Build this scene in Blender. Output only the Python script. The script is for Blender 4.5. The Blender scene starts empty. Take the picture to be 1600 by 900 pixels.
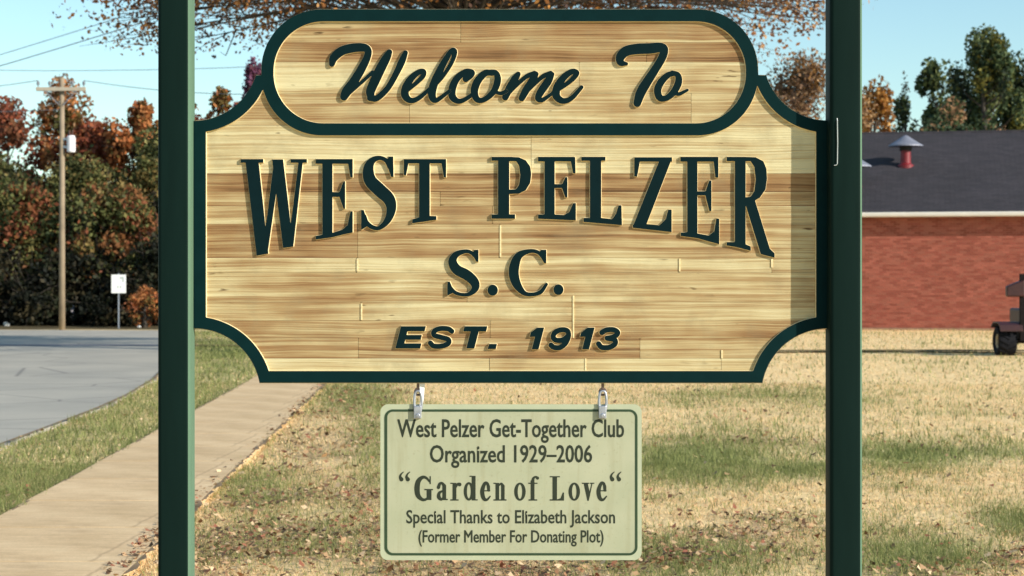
import bpy, bmesh, math, random
import numpy as np
from mathutils import Vector, Matrix
from mathutils.geometry import tessellate_polygon

S = bpy.context.scene
C = S.collection
random.seed(7)
RNG = np.random.default_rng(11)
R = math.radians

# ------------------------------------------------------------------ camera
EYE = 1.65
FPX = 3000.0
cam_d = bpy.data.cameras.new('camera')
cam = bpy.data.objects.new('camera', cam_d)
C.objects.link(cam)
cam.location = (0, 0, EYE)
cam.rotation_euler = (R(90), 0, 0)
cam_d.sensor_width = 36
cam_d.lens = FPX / 1600 * 36
cam_d.shift_y = -17 / 1600
cam_d.clip_start = 0.1
cam_d.clip_end = 5000
cam_d.dof.use_dof = True
cam_d.dof.focus_distance = 6.2
cam_d.dof.aperture_fstop = 9
S.camera = cam

# ------------------------------------------------------------------ world, sun, exposure
SUN_EL, SUN_AZ = 24.0, 60.0            # azimuth from the direction behind the camera towards the right
w = bpy.data.worlds.new('World')
S.world = w
w.use_nodes = True
nt = w.node_tree
nt.nodes.clear()
sky = nt.nodes.new('ShaderNodeTexSky')
sky.sky_type = 'NISHITA'
sky.sun_disc = False
sky.sun_elevation = R(SUN_EL)
tosun = Vector((math.sin(R(SUN_AZ)) * math.cos(R(SUN_EL)), -math.cos(R(SUN_AZ)) * math.cos(R(SUN_EL)), math.sin(R(SUN_EL))))
sky.sun_rotation = math.atan2(tosun.x, tosun.y)
sky.air_density = 1.0
sky.dust_density = 0.2
sky.ozone_density = 2.0
bg = nt.nodes.new('ShaderNodeBackground')
bg.inputs['Strength'].default_value = 0.122
wo = nt.nodes.new('ShaderNodeOutputWorld')
tint = nt.nodes.new('ShaderNodeMix'); tint.data_type = 'RGBA'; tint.blend_type = 'MULTIPLY'; tint.inputs[0].default_value = 1
tint.inputs[7].default_value = (0.93, 1.04, 0.98, 1)        # pale cyan autumn sky
nt.links.new(sky.outputs[0], tint.inputs[6]); nt.links.new(tint.outputs[2], bg.inputs[0])
nt.links.new(bg.outputs[0], wo.inputs[0])
sl = bpy.data.lights.new('sun', 'SUN')
sl.energy = 4.6
sl.angle = R(0.5)
sl.color = (1.0, 0.93, 0.82)
so = bpy.data.objects.new('sun', sl)
C.objects.link(so)
so.rotation_euler = tosun.to_track_quat('Z', 'Y').to_euler()
so.location = (20, -10, 20)
S.view_settings.view_transform = 'Standard'
S.view_settings.look = 'None'
S.view_settings.gamma = 1
S.view_settings.exposure = 0.5
S.cycles.max_bounces = 6
S.cycles.transparent_max_bounces = 6

# ------------------------------------------------------------------ helpers
def tag(o, label=None, cat=None, group=None, kind=None):
    if label: o['label'] = label
    if cat: o['category'] = cat
    if group: o['group'] = group
    if kind: o['kind'] = kind
    return o

def empty(name, loc, rz=0, label=None, cat=None, group=None):
    o = bpy.data.objects.new(name, None)
    C.objects.link(o)
    o.location = loc
    o.rotation_euler = (0, 0, rz)
    o.empty_display_size = 0.2
    return tag(o, label, cat, group)

def link(name, me, parent=None, mat=None):
    o = bpy.data.objects.new(name, me)
    C.objects.link(o)
    if parent: o.parent = parent
    if mat and not me.materials: me.materials.append(mat)
    return o

class MB:
    """collects shapes into one mesh"""
    def __init__(s):
        s.v = []; s.f = []; s.m = []
    def add(s, v, f, mi=0):
        b = len(s.v)
        s.v += [tuple(p) for p in v]
        s.f += [tuple(i + b for i in q) for q in f]
        s.m += [mi] * len(f)
    def box(s, x0, x1, y0, y1, z0, z1, mi=0, M=None):
        v = [Vector(p) for p in ((x0,y0,z0),(x1,y0,z0),(x1,y1,z0),(x0,y1,z0),(x0,y0,z1),(x1,y0,z1),(x1,y1,z1),(x0,y1,z1))]
        if M: v = [M @ p for p in v]
        s.add(v, [(0,3,2,1),(4,5,6,7),(0,1,5,4),(1,2,6,5),(2,3,7,6),(3,0,4,7)], mi)
    def tube(s, pts, rad, n=8, mi=0, cap=True):
        pts = [Vector(p) for p in pts]
        if not isinstance(rad, (list, tuple)): rad = [rad] * len(pts)
        vs = []; fs = []
        ref = Vector((0.13, 0.37, 0.92))
        for i, p in enumerate(pts):
            d = (pts[min(i+1, len(pts)-1)] - pts[max(i-1, 0)]).normalized()
            if abs(d.dot(ref)) > 0.95: ref2 = Vector((1, 0, 0))
            else: ref2 = ref
            a = d.cross(ref2).normalized(); b = d.cross(a)
            for k in range(n):
                t = 2 * math.pi * k / n
                vs.append(p + (a * math.cos(t) + b * math.sin(t)) * rad[i])
        for i in range(len(pts) - 1):
            for k in range(n):
                k2 = (k + 1) % n
                fs.append((i*n+k, i*n+k2, (i+1)*n+k2, (i+1)*n+k))
        if cap:
            fs.append(tuple(range(n))[::-1]); fs.append(tuple((len(pts)-1)*n + k for k in range(n)))
        s.add(vs, fs, mi)
    def lathe(s, prof, n=24, mi=0, M=None):
        vs = []; fs = []
        for (r, z) in prof:
            for k in range(n):
                t = 2 * math.pi * k / n
                p = Vector((r*math.cos(t), r*math.sin(t), z))
                vs.append(M @ p if M else p)
        for i in range(len(prof)-1):
            for k in range(n):
                k2 = (k+1) % n
                fs.append((i*n+k, i*n+k2, (i+1)*n+k2, (i+1)*n+k))
        s.add(vs, fs, mi)
    def mesh(s, name, mats, smooth=False, normals=True):
        me = bpy.data.meshes.new(name)
        me.from_pydata(s.v, [], s.f)
        for m in (mats if isinstance(mats, (list, tuple)) else [mats]): me.materials.append(m)
        me.polygons.foreach_set('material_index', s.m)
        if normals:
            bm = bmesh.new(); bm.from_mesh(me)
            bmesh.ops.recalc_face_normals(bm, faces=bm.faces)
            bm.to_mesh(me); bm.free()
        if smooth:
            me.polygons.foreach_set('use_smooth', [True]*len(me.polygons))
        me.update()
        return me
    def build(s, name, mats, parent=None, smooth=False, normals=True):
        return link(name, s.mesh(name, mats, smooth, normals), parent)

def bevel(o, w=0.003, seg=2, ang=35):
    m = o.modifiers.new('bevel', 'BEVEL'); m.width = w; m.segments = seg; m.limit_method = 'ANGLE'; m.angle_limit = R(ang)
    return o

# ---- materials
def lin(r, g, b):
    f = lambda c: (c/255/12.92) if c/255 <= 0.04045 else ((c/255+0.055)/1.055)**2.4
    return (f(r), f(g), f(b), 1)

class NM:
    def __init__(s, name, rough=0.8, spec=0.5):
        s.m = bpy.data.materials.new(name); s.m.use_nodes = True
        s.nt = s.m.node_tree; s.b = s.nt.nodes['Principled BSDF']
        s.b.inputs['Roughness'].default_value = rough
        s.b.inputs['Specular IOR Level'].default_value = spec
    def n(s, t, **k):
        x = s.nt.nodes.new(t)
        for a, v in k.items(): setattr(x, a, v)
        return x
    def l(s, a, b): s.nt.links.new(a, b)
    def coord(s, out='Object', scale=(1,1,1), loc=(0,0,0), off=False):
        t = s.n('ShaderNodeTexCoord'); m = s.n('ShaderNodeMapping')
        m.inputs['Scale'].default_value = scale; m.inputs['Location'].default_value = loc
        s.l(t.outputs[out], m.inputs[0])
        if off:
            oi = s.n('ShaderNodeObjectInfo'); ml = s.n('ShaderNodeMath', operation='MULTIPLY'); ml.inputs[1].default_value = 37.0
            s.l(oi.outputs['Random'], ml.inputs[0])
            ad = s.n('ShaderNodeVectorMath', operation='ADD'); s.l(m.outputs[0], ad.inputs[0]); s.l(ml.outputs[0], ad.inputs[1])
            return ad.outputs[0]
        return m.outputs[0]
    def noise(s, vec, scale=5, detail=4, rough=0.55, out='Fac'):
        x = s.n('ShaderNodeTexNoise'); x.inputs['Scale'].default_value = scale
        x.inputs['Detail'].default_value = detail; x.inputs['Roughness'].default_value = rough
        s.l(vec, x.inputs['Vector']); return x.outputs[out]
    def ramp(s, fac, stops, interp='LINEAR'):
        x = s.n('ShaderNodeValToRGB'); cr = x.color_ramp; cr.interpolation = interp
        while len(cr.elements) < len(stops): cr.elements.new(0.5)
        for e, (p, c) in zip(cr.elements, stops):
            e.position = p; e.color = c if len(c) == 4 else (*c, 1)
        s.l(fac, x.inputs[0]); return x.outputs[0]
    def mix(s, fac, a, b, mode='MIX'):
        x = s.n('ShaderNodeMix', data_type='RGBA', blend_type=mode)
        for i, v in ((0, fac), (6, a), (7, b)):
            if hasattr(v, 'is_linked'): s.l(v, x.inputs[i])
            else: x.inputs[i].default_value = v
        return x.outputs[2]
    def base(s, v):
        if hasattr(v, 'is_linked'): s.l(v, s.b.inputs['Base Color'])
        else: s.b.inputs['Base Color'].default_value = v
    def bump(s, h, strength=0.3, dist=0.01):
        x = s.n('ShaderNodeBump'); x.inputs['Strength'].default_value = strength; x.inputs['Distance'].default_value = dist
        s.l(h, x.inputs['Height']); s.l(x.outputs[0], s.b.inputs['Normal'])

def simple(name, col, rough=0.6, var=0.15, scale=6, bump=0.1, metal=0, spec=0.5):
    k = NM(name, rough, spec)
    v = k.coord()
    f = k.noise(v, scale, 5)
    d = tuple(c*(1-var) for c in col[:3]) + (1,); u = tuple(min(1, c*(1+var)) for c in col[:3]) + (1,)
    k.base(k.ramp(f, [(0.3, d), (0.7, u)]))
    k.b.inputs['Metallic'].default_value = metal
    if bump: k.bump(k.noise(v, scale*8, 3), bump, 0.003)
    return k.m

# paint of frame, letters, posts
def green_paint(name, col, rough, bumpy=0.15, streak=False):
    k = NM(name, rough, 0.05)
    v = k.coord(scale=(1, 1, 0.12) if streak else (1, 1, 1))
    f = k.noise(v, 22, 5, 0.6)
    f2 = k.noise(v, 3, 3)
    c = k.mix(f, tuple(x*0.7 for x in col[:3])+(1,), tuple(x*1.35 for x in col[:3])+(1,))
    c = k.mix(f2, c, k.mix(0.5, c, (col[0]*1.6, col[1]*1.1, col[2]*0.9, 1)))
    k.base(c)
    v2 = k.coord()
    k.bump(k.noise(v2, 160, 3), bumpy, 0.001)
    r = k.n('ShaderNodeMapRange'); r.inputs[3].default_value = rough*0.85; r.inputs[4].default_value = min(1, rough*1.25)
    k.l(f, r.inputs[0]); k.l(r.outputs[0], k.b.inputs['Roughness'])
    return k.m
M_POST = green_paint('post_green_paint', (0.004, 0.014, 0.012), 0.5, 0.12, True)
M_FRAME = green_paint('sign_green_paint', (0.002, 0.017, 0.019), 0.6)
M_LIT_SIDE = green_paint('lit_side_green_paint', (0.085, 0.165, 0.115), 0.6, 0.2, True)  # post green with the sunlit brightness painted into the colour
M_LETTER = green_paint('letter_green_paint', (0.0025, 0.013, 0.016), 0.65)

def wood(name):
    k = NM(name, 0.75, 0.2)
    tc = k.coord()
    oi = k.n('ShaderNodeObjectInfo'); sep = k.n('ShaderNodeSeparateColor'); k.l(oi.outputs['Color'], sep.inputs[0])
    # every board row is its own piece of timber; boards of a row differ a little
    sh = k.n('ShaderNodeCombineXYZ'); mu = k.n('ShaderNodeMath', operation='MULTIPLY'); mu.inputs[1].default_value = 9.0
    k.l(sep.outputs[1], mu.inputs[0]); k.l(mu.outputs[0], sh.inputs[1]); k.l(sep.outputs[2], sh.inputs[0])
    ad = k.n('ShaderNodeVectorMath', operation='ADD'); k.l(tc, ad.inputs[0]); k.l(sh.outputs[0], ad.inputs[1])
    # the grain wanders gently
    wn = k.n('ShaderNodeTexNoise'); wn.inputs['Scale'].default_value = 2.2; wn.inputs['Detail'].default_value = 2; k.l(ad.outputs[0], wn.inputs['Vector'])
    ws = k.n('ShaderNodeVectorMath', operation='MULTIPLY'); k.l(wn.outputs['Color'], ws.inputs[0]); ws.inputs[1].default_value = (0, 0, 0.022)
    ad2 = k.n('ShaderNodeVectorMath', operation='ADD'); k.l(ad.outputs[0], ad2.inputs[0]); k.l(ws.outputs[0], ad2.inputs[1])
    vec = ad2.outputs[0]
    def mp(sc):
        m = k.n('ShaderNodeMapping'); m.inputs['Scale'].default_value = sc; k.l(vec, m.inputs[0]); return m.outputs[0]
    a = k.noise(mp((0.9, 1, 26)), 1.6, 4, 0.55)
    b = k.noise(mp((1.3, 1, 130)), 1.3, 3, 0.6)
    c2 = k.noise(mp((2.5, 1, 3.5)), 1.4, 3, 0.6)          # uneven weathering, board-sized
    def mad(x, m, add):
        q = k.n('ShaderNodeMath', operation='MULTIPLY_ADD'); k.l(x, q.inputs[0]); q.inputs[1].default_value = m
        if hasattr(add, 'is_linked'): k.l(add, q.inputs[2])
        else: q.inputs[2].default_value = add
        return q.outputs[0]
    t = mad(sep.outputs[0], 0.85, -0.62-0.60-0.38+0.085)
    t = mad(a, 1.24, t); t = mad(b, 1.2, t); t = mad(c2, 0.76, t)
    col = k.ramp(t, [(0.0, lin(204,192,150)), (0.28, lin(184,165,122)), (0.52, lin(160,133,92)), (0.78, lin(136,102,66)), (1.0, lin(98,72,45))])
    kn = k.noise(mp((9, 1, 42)), 1.6, 2, 0.5)
    kf = k.n('ShaderNodeMapRange'); kf.inputs[1].default_value = 0.66; kf.inputs[2].default_value = 0.74; k.l(kn, kf.inputs[0])
    reg = k.n('ShaderNodeMapRange'); reg.inputs[1].default_value = 0.5; reg.inputs[2].default_value = 0.62; k.l(k.noise(tc, 4.0, 2), reg.inputs[0])
    kk = k.n('ShaderNodeMath', operation='MULTIPLY'); k.l(kf.outputs[0], kk.inputs[0]); k.l(reg.outputs[0], kk.inputs[1])
    col = k.mix(kk.outputs[0], col, lin(96,76,48))
    st = k.noise(tc, 7, 5, 0.65)
    col = k.mix(k.ramp(st, [(0.5, (0,0,0)), (0.75, (0.45,0.45,0.45))]), col, lin(132,120,92))
    k.base(col)
    k.bump(b, 0.8, 0.004)
    return k.m
M_WOOD = wood('sandblasted_cedar')
k = NM('bare_cut_wood', 0.8, 0.3); v = k.coord(scale=(2, 2, 60))
k.base(k.ramp(k.noise(v, 2, 3), [(0.3, lin(206,184,136)), (0.7, lin(232,216,170))])); M_CUT = k.m

M_PLAQUE = simple('plaque_pale_green_enamel', lin(166,168,140), 0.55, 0.10, 9, 0.05)
k = NM('plaque_weathered_enamel', 0.5, 0.4); v = k.coord()
c = k.ramp(k.noise(v, 6, 4), [(0.3, lin(158,162,134)), (0.7, lin(172,173,146))])
c = k.mix(k.ramp(k.noise(k.coord(scale=(9, 1, 0.9)), 3.0, 4, 0.6), [(0.52, (0,0,0)), (0.8, (0.5,0.5,0.5))]), c, lin(140,134,100))
c = k.mix(k.ramp(k.noise(v, 90, 3, 0.7), [(0.60, (0,0,0)), (0.75, (0.35,0.35,0.35))]), c, lin(120,112,84))
k.base(c); M_PLAQUE = k.m
M_PLAQUE_EDGE = simple('plaque_light_border_enamel', lin(170,176,148), 0.5, 0.05, 14, 0.05)
M_PLINE = simple('plaque_green_ink', lin(36,60,34), 0.6, 0.15, 30, 0)
M_PTEXT = simple('plaque_dark_text_ink', lin(28,38,20), 0.6, 0.2, 40, 0)
M_STEEL = simple('galvanised_steel', (0.42,0.44,0.5), 0.35, 0.2, 60, 0.1, 0.7)
M_RUST = simple('rusty_screw_steel', (0.16,0.11,0.09), 0.6, 0.3, 80, 0.2, 0.4)
M_WHITEPL = simple('white_plastic_tie', (0.78,0.78,0.76), 0.5, 0.05, 20, 0)

# ------------------------------------------------------------------ 2D signed distance shapes (photo-pixel sized design grid)
def sd_poly(P, X, Y):
    P = np.array(P, float); n = len(P)
    d = np.full(X.shape, 1e9); sgn = np.ones(X.shape)
    for i in range(n):
        a = P[i]; b = P[i-1]
        ex, ey = b[0]-a[0], b[1]-a[1]
        wx, wy = X-a[0], Y-a[1]
        t = np.clip((wx*ex+wy*ey)/(ex*ex+ey*ey+1e-12), 0, 1)
        bx, by = wx-ex*t, wy-ey*t
        d = np.minimum(d, bx*bx+by*by)
        c1 = Y >= a[1]; c2 = Y < b[1]; c3 = ex*wy > ey*wx
        flip = (c1 & c2 & c3) | (~c1 & ~c2 & ~c3)
        sgn = np.where(flip, -sgn, sgn)
    return sgn*np.sqrt(d)
def sd_stroke(pts, X, Y):
    d = np.full(X.shape, 1e9)
    for (x0,y0,r0),(x1,y1,r1) in zip(pts[:-1], pts[1:]):
        ex, ey = x1-x0, y1-y0
        t = np.clip(((X-x0)*ex+(Y-y0)*ey)/(ex*ex+ey*ey+1e-9), 0, 1)
        d = np.minimum(d, np.hypot(X-x0-ex*t, Y-y0-ey*t)-(r0+(r1-r0)*t))
    return d
def catmull(pts, n=6):
    P = [np.array(p, float) for p in pts]
    P = [2*P[0]-P[1]] + P + [2*P[-1]-P[-2]]
    out = []
    for i in range(1, len(P)-2):
        p0,p1,p2,p3 = P[i-1:i+3]
        for k in range(n):
            t = k/n
            out.append(0.5*((2*p1)+(p2-p0)*t+(2*p0-5*p1+4*p2-p3)*t*t+(-p0+3*p1-3*p2+p3)*t**3))
    out.append(P[-2])
    for o in out: o[2] = max(o[2], 0.3)
    return [tuple(o) for o in out]

class G:
    """a glyph: list of primitives in its own drawing units, mapped x -> ox + x/s"""
    def __init__(s, ox=0, oy=0, sc=1.0, shear=0, base=0):
        s.ox, s.oy, s.sc = ox, oy, sc; s.prims = []; s.fat = base
    def P(s, *pts): s.prims.append(('p', [(s.ox+x/s.sc, s.oy+y/s.sc) for x, y in pts])); return s
    def B(s, x0, y0, x1, y1): return s.P((x0,y0),(x1,y0),(x1,y1),(x0,y1))
    def K(s, *pts, n=6): s.prims.append(('s', catmull([(s.ox+x/s.sc, s.oy+y/s.sc, r/s.sc) for x, y, r in pts], n))); return s
    def L(s, *pts): s.prims.append(('s', [(s.ox+x/s.sc, s.oy+y/s.sc, r/s.sc) for x, y, r in pts])); return s
    def E(s, cx, cy, rx, ry, irx=None, iry=None):
        e = lambda a, b: [(s.ox+(cx+a*math.cos(t))/s.sc, s.oy+(cy+b*math.sin(t))/s.sc) for t in np.linspace(0, 2*math.pi, 33)[:-1]]
        s.prims.append(('r', e(rx, ry), e(irx, iry)) if irx else ('p', e(rx, ry))); return s
    def bbox(s):
        xs = []; ys = []
        for p in s.prims:
            for q in p[1]:
                r = (q[2] if p[0] == 's' else 0)+s.fat
                xs += [q[0]-r, q[0]+r]; ys += [q[1]-r, q[1]+r]
        return min(xs), min(ys), max(xs), max(ys)
    def sdf(s, X, Y):
        d = np.full(X.shape, 1e9)
        for p in s.prims:
            if p[0] == 'p': q = sd_poly(p[1], X, Y)
            elif p[0] == 's': q = sd_stroke(p[1], X, Y)
            else: q = np.maximum(sd_poly(p[1], X, Y), -sd_poly(p[2], X, Y))
            d = np.minimum(d, q)
        return d-s.fat

def contours(f, x0, y0, x1, y1, h, tol=0.05):
    """marching squares -> list of closed loops (N,2) plus outward unit normals"""
    xs = np.arange(x0-3*h, x1+3*h, h); ys = np.arange(y0-3*h, y1+3*h, h)
    X, Y = np.meshgrid(xs, ys)
    D = f(X, Y); D = np.where(np.abs(D) < 1e-6, 1e-6, D)
    gy, gx = np.gradient(D, h)
    I = D < 0
    mixed = (I[:-1,:-1].astype(int)+I[1:,:-1]+I[:-1,1:]+I[1:,1:])
    cells = np.argwhere((mixed > 0) & (mixed < 4))
    nxt = {}
    pt = {}
    def ep(j0,i0,j1,i1):
        key = (j0,i0,j1,i1) if (j0,i0) < (j1,i1) else (j1,i1,j0,i0)
        if key not in pt:
            a, b = D[key[0],key[1]], D[key[2],key[3]]
            t = a/(a-b)
            gxx = gx[key[0],key[1]]*(1-t)+gx[key[2],key[3]]*t; gyy = gy[key[0],key[1]]*(1-t)+gy[key[2],key[3]]*t
            m = math.hypot(gxx, gyy) or 1
            pt[key] = (xs[key[1]]+(xs[key[3]]-xs[key[1]])*t, ys[key[0]]+(ys[key[2]]-ys[key[0]])*t, gxx/m, gyy/m)
        return key
    for j, i in cells:
        a = (j,i); b = (j,i+1); c = (j+1,i+1); d = (j+1,i)
        q = [a,b,c,d]; ins = [I[p] for p in q]
        ent = []; ex = []
        for k_ in range(4):
            p, r = q[k_], q[(k_+1)%4]; ip, ir = ins[k_], ins[(k_+1)%4]
            if ip and not ir: ex.append(ep(*p,*r))
            elif ir and not ip: ent.append(ep(*p,*r))
        if len(ent) == 1: nxt[ex[0]] = ent[0]
        else:
            order = []
            for k_ in range(4):
                p, r = q[k_], q[(k_+1)%4]
                order.append((ep(*p,*r), ins[k_]))
            # separate the two inside corners
            for k_ in range(4):
                key, isin = order[k_]
                if isin: nxt[key] = order[(k_-1)%4][0]
    loops = []; seen = set()
    for s0 in list(nxt):
        if s0 in seen: continue
        L = []; s_ = s0
        while s_ not in seen and s_ in nxt:
            seen.add(s_); L.append(pt[s_]); s_ = nxt[s_]
        if len(L) > 6: loops.append(np.array(L))
    out = []
    for L in loops:
        n = len(L); keep = np.zeros(n, bool); m = n//2
        keep[0] = keep[m] = True
        st = [(0, m), (m, n)]
        while st:
            a, b = st.pop()
            if b-a < 2: continue
            A = L[a,:2]; B = L[b % n,:2]; seg = L[a+1:b,:2]
            ab = B-A; ln = math.hypot(*ab)
            dd = np.abs(ab[0]*(seg[:,1]-A[1])-ab[1]*(seg[:,0]-A[0]))/ln if ln > 1e-9 else np.hypot(*(seg-A).T)
            kx = int(np.argmax(dd))
            if dd[kx] > tol:
                keep[a+1+kx] = True; st += [(a, a+1+kx), (a+1+kx, b)]
        Q = L[keep]
        area = 0.5*abs(np.sum(Q[:,0]*np.roll(Q[:,1],-1)-Q[:,1]*np.roll(Q[:,0],-1)))
        if len(Q) >= 3 and area > 0.4: out.append(Q)
    return out

PXM = 0.002                                 # metres per photo pixel in the plane of the sign
SY = 6.0                                    # distance of the panel face
def WX(x): return (x-800)*PXM
def WZ(y): return EYE-(y-433)*PXM

def relief(name, f, bb, h, yfront, yback, draft, mats, parent, org=(0,0,0), tol=0.05, back=False, outer_draft=None):
    """contour of f cut out at yfront, walls down to yback widened by draft px; mats: [face, wall]"""
    loops = contours(f, *bb, h, tol)
    mb = MB()
    if not loops: return None
    polys = [[Vector((q[0], q[1], 0)) for q in L] for L in loops]
    tris = tessellate_polygon(polys)
    flat = [q for L in loops for q in L]
    top = [(WX(q[0])-org[0], yfront-org[1], WZ(q[1])-org[2]) for q in flat]
    mb.add(top, [tuple(t) for t in tris], 0)
    if back:
        mb.add([(p[0], yback-org[1], p[2]) for p in top], [tuple(t) for t in tris], 1)
    for L in loops:
        n = len(L)
        a = 0.5*np.sum(L[:,0]*np.roll(L[:,1],-1)-L[:,1]*np.roll(L[:,0],-1))
        dr = draft
        t = [(WX(q[0])-org[0], yfront-org[1], WZ(q[1])-org[2]) for q in L]
        b = [(WX(q[0]+q[2]*dr)-org[0], yback-org[1], WZ(q[1]+q[3]*dr)-org[2]) for q in L]
        mb.add(t+b, [(i, (i+1)%n, n+(i+1)%n, n+i) for i in range(n)], 1)
    return mb.build(name, mats, parent, normals=True)

# ------------------------------------------------------------------ THE SETTING
def vnoise(X, Y, s, seed):
    r = np.random.default_rng(seed).random((64, 64))
    x = X/s; y = Y/s
    xi = np.floor(x).astype(int); yi = np.floor(y).astype(int)
    fx = x-xi; fy = y-yi; fx = fx*fx*(3-2*fx); fy = fy*fy*(3-2*fy)
    g = lambda a, b: r[a % 64, b % 64]
    return (g(xi,yi)*(1-fx)+g(xi+1,yi)*fx)*(1-fy)+(g(xi,yi+1)*(1-fx)+g(xi+1,yi+1)*fx)*fy
def fbm(X, Y, s, seed, o=4):
    t = 0; a = 0.5; tot = 0
    for i in range(o):
        t = t+a*vnoise(X+17*i, Y-9*i, s/2**i, seed+i); tot += a; a *= 0.55
    return t/tot
def blobs(X, Y, L):
    Yc = np.maximum(Y, 3)
    px = 800+3000*X/Yc; py = 433+3000*EYE/Yc
    t = np.zeros(X.shape)
    for (cx, cy, sx, sy, a) in L:
        t = np.maximum(t, a*np.exp(-((px-cx)/sx)**2*0.7-((py-cy)/sy)**2*0.7))
    return t
GREEN = [(1090,716,120,30,1.0),(1240,733,90,14,.8),(1420,708,110,16,1.0),(1560,705,70,12,.8),(1585,810,50,16,.8),(1420,868,100,28,.8),
         (560,622,60,22,.75),(590,690,40,50,.6),(480,840,150,40,.5),(1060,872,130,34,.75),(350,560,80,40,.9),(400,760,60,30,.4),(1250,615,200,14,.35)]
LITTER = [(500,700,90,60,.9),(430,850,180,45,1.0),(590,760,60,60,.7),(1150,832,110,16,1.0),(1060,880,80,22,.7),(1590,885,70,30,1.0),
          (1450,895,120,16,.7),(545,625,50,14,.8),(1200,688,90,7,.7),(1450,697,110,6,.6),(800,880,300,30,.8)]
def cover(X, Y):
    """green and litter fractions of the lawn"""
    n1 = fbm(X, Y, 3.0, 3); n2 = fbm(X, Y, 0.6, 21); n3 = fbm(X, Y*0.5, 7.0, 55)
    g = blobs(X, Y, GREEN)
    Yc = np.maximum(Y, 3)
    verge = (X < -2.3-0.039*(Y-13.9)-0.4) & (Y < 60)
    g = np.maximum(g, np.where(verge, 0.48, 0))
    g = np.clip(g*1.1-0.02+(n1-0.5)*0.6+(n2-0.5)*0.6+0.12*(n3-0.5), 0, 1)
    l = blobs(X, Y, LITTER)
    l = np.clip(l*0.85+(n2-0.5)*1.5*(l > 0.1)+(fbm(X, Y, 1.2, 77)-0.62)*0.8, 0, 1)
    l = np.where(verge, l*0.4, l)
    return g, l
STRAW = np.array(lin(248,218,166)[:3]); GRASSG = np.array(lin(150,152,94)[:3]); BROWN = np.array(lin(168,136,102)[:3])
def height(X, Y):
    return (fbm(X, Y, 2.5, 5)-0.5)*0.05

# road / sidewalk outlines (metres)
ROAD_R = [(-4.3,-30),(-4.7,8),(-5.0,18.7),(-5.05,20.4),(-5.18,24),(-5.36,26.8),(-5.78,31),(-6.72,38),(-7.72,45),(-8.68,51),(-9.6,57),(-9.95,59)]
def road_right(Y):
    return np.interp(Y, [p[1] for p in ROAD_R], [p[0] for p in ROAD_R])
def sw_left(Y): return -3.0-0.038*Y
def sw_right(Y): return -1.735-0.0385*Y
def on_road(X, Y): return (X < road_right(Y)) & (Y < 59.3)
def on_walk(X, Y): return (X > sw_left(Y)) & (X < sw_right(Y))

xs = np.concatenate([[-900,-400,-150,-70], np.arange(-34, 34.01, 0.3), [70,150,400,900]])
ys = np.concatenate([[-300,-60,-10,0,4], np.arange(7, 90.01, 0.3), [110,160,300,700,1500]])
GX, GY = np.meshgrid(xs, ys)
GZ = np.where((np.abs(GX) < 34) & (GY > 7) & (GY < 88), height(GX, GY), 0)
m = on_road(GX-0.35, GY) | on_road(GX+0.35, GY) | ((GX > sw_left(GY)-0.35) & (GX < sw_right(GY)+0.35))
GZ = np.where(m, -0.035, GZ-0.012)
GZ = np.where((GX > 3) & (GY > 52), np.minimum(GZ, -0.01), GZ)
nv = GX.size; nx = len(xs)
co = np.stack([GX, GY, GZ], -1).reshape(-1, 3)
ii = (np.arange(len(ys)-1)[:, None]*nx+np.arange(nx-1)[None]).ravel()
quads = np.stack([ii, ii+1, ii+nx+1, ii+nx], -1)
me = bpy.data.meshes.new('ground')
me.from_pydata(co.tolist(), [], quads.tolist())
g, l = cover(GX, GY)
col = STRAW*(1-g[...,None])+GRASSG*g[...,None]
col = col*(1-l[...,None]*0.8)+BROWN*l[...,None]*0.8
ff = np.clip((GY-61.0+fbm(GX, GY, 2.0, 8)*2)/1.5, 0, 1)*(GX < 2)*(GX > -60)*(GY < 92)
col = col*(1-ff[...,None]*0.9)+np.array(lin(44,42,30)[:3])*ff[...,None]*0.9  # ground darkened below the tree line, shade put into the cover colour
ca = me.color_attributes.new('cover', 'FLOAT_COLOR', 'POINT')
ca.data.foreach_set('color', np.concatenate([col, np.ones(col.shape[:2]+(1,))], -1).astype(np.float32).ravel())
k = NM('lawn_soil_and_thatch', 0.95, 0.1)
at = k.n('ShaderNodeVertexColor', layer_name='cover')
v = k.coord(scale=(1, 0.6, 1))
n1 = k.noise(v, 9, 6, 0.7); n2 = k.noise(v, 1.3, 4, 0.6)
c = k.mix(0.75, at.outputs[0], k.ramp(n1, [(0.30, (0.66,0.62,0.55)), (0.5, (0.95,0.94,0.9)), (0.68, (1.12,1.1,1.05))]), 'MULTIPLY')
c = k.mix(0.5, c, k.ramp(n2, [(0.35, (0.88,0.88,0.82)), (0.6, (1.0,1.0,1.0))]), 'MULTIPLY')
k.base(c); k.bump(n1, 0.8, 0.05)
ground = link('ground', me, None, k.m); tag(ground, kind='structure')

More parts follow.
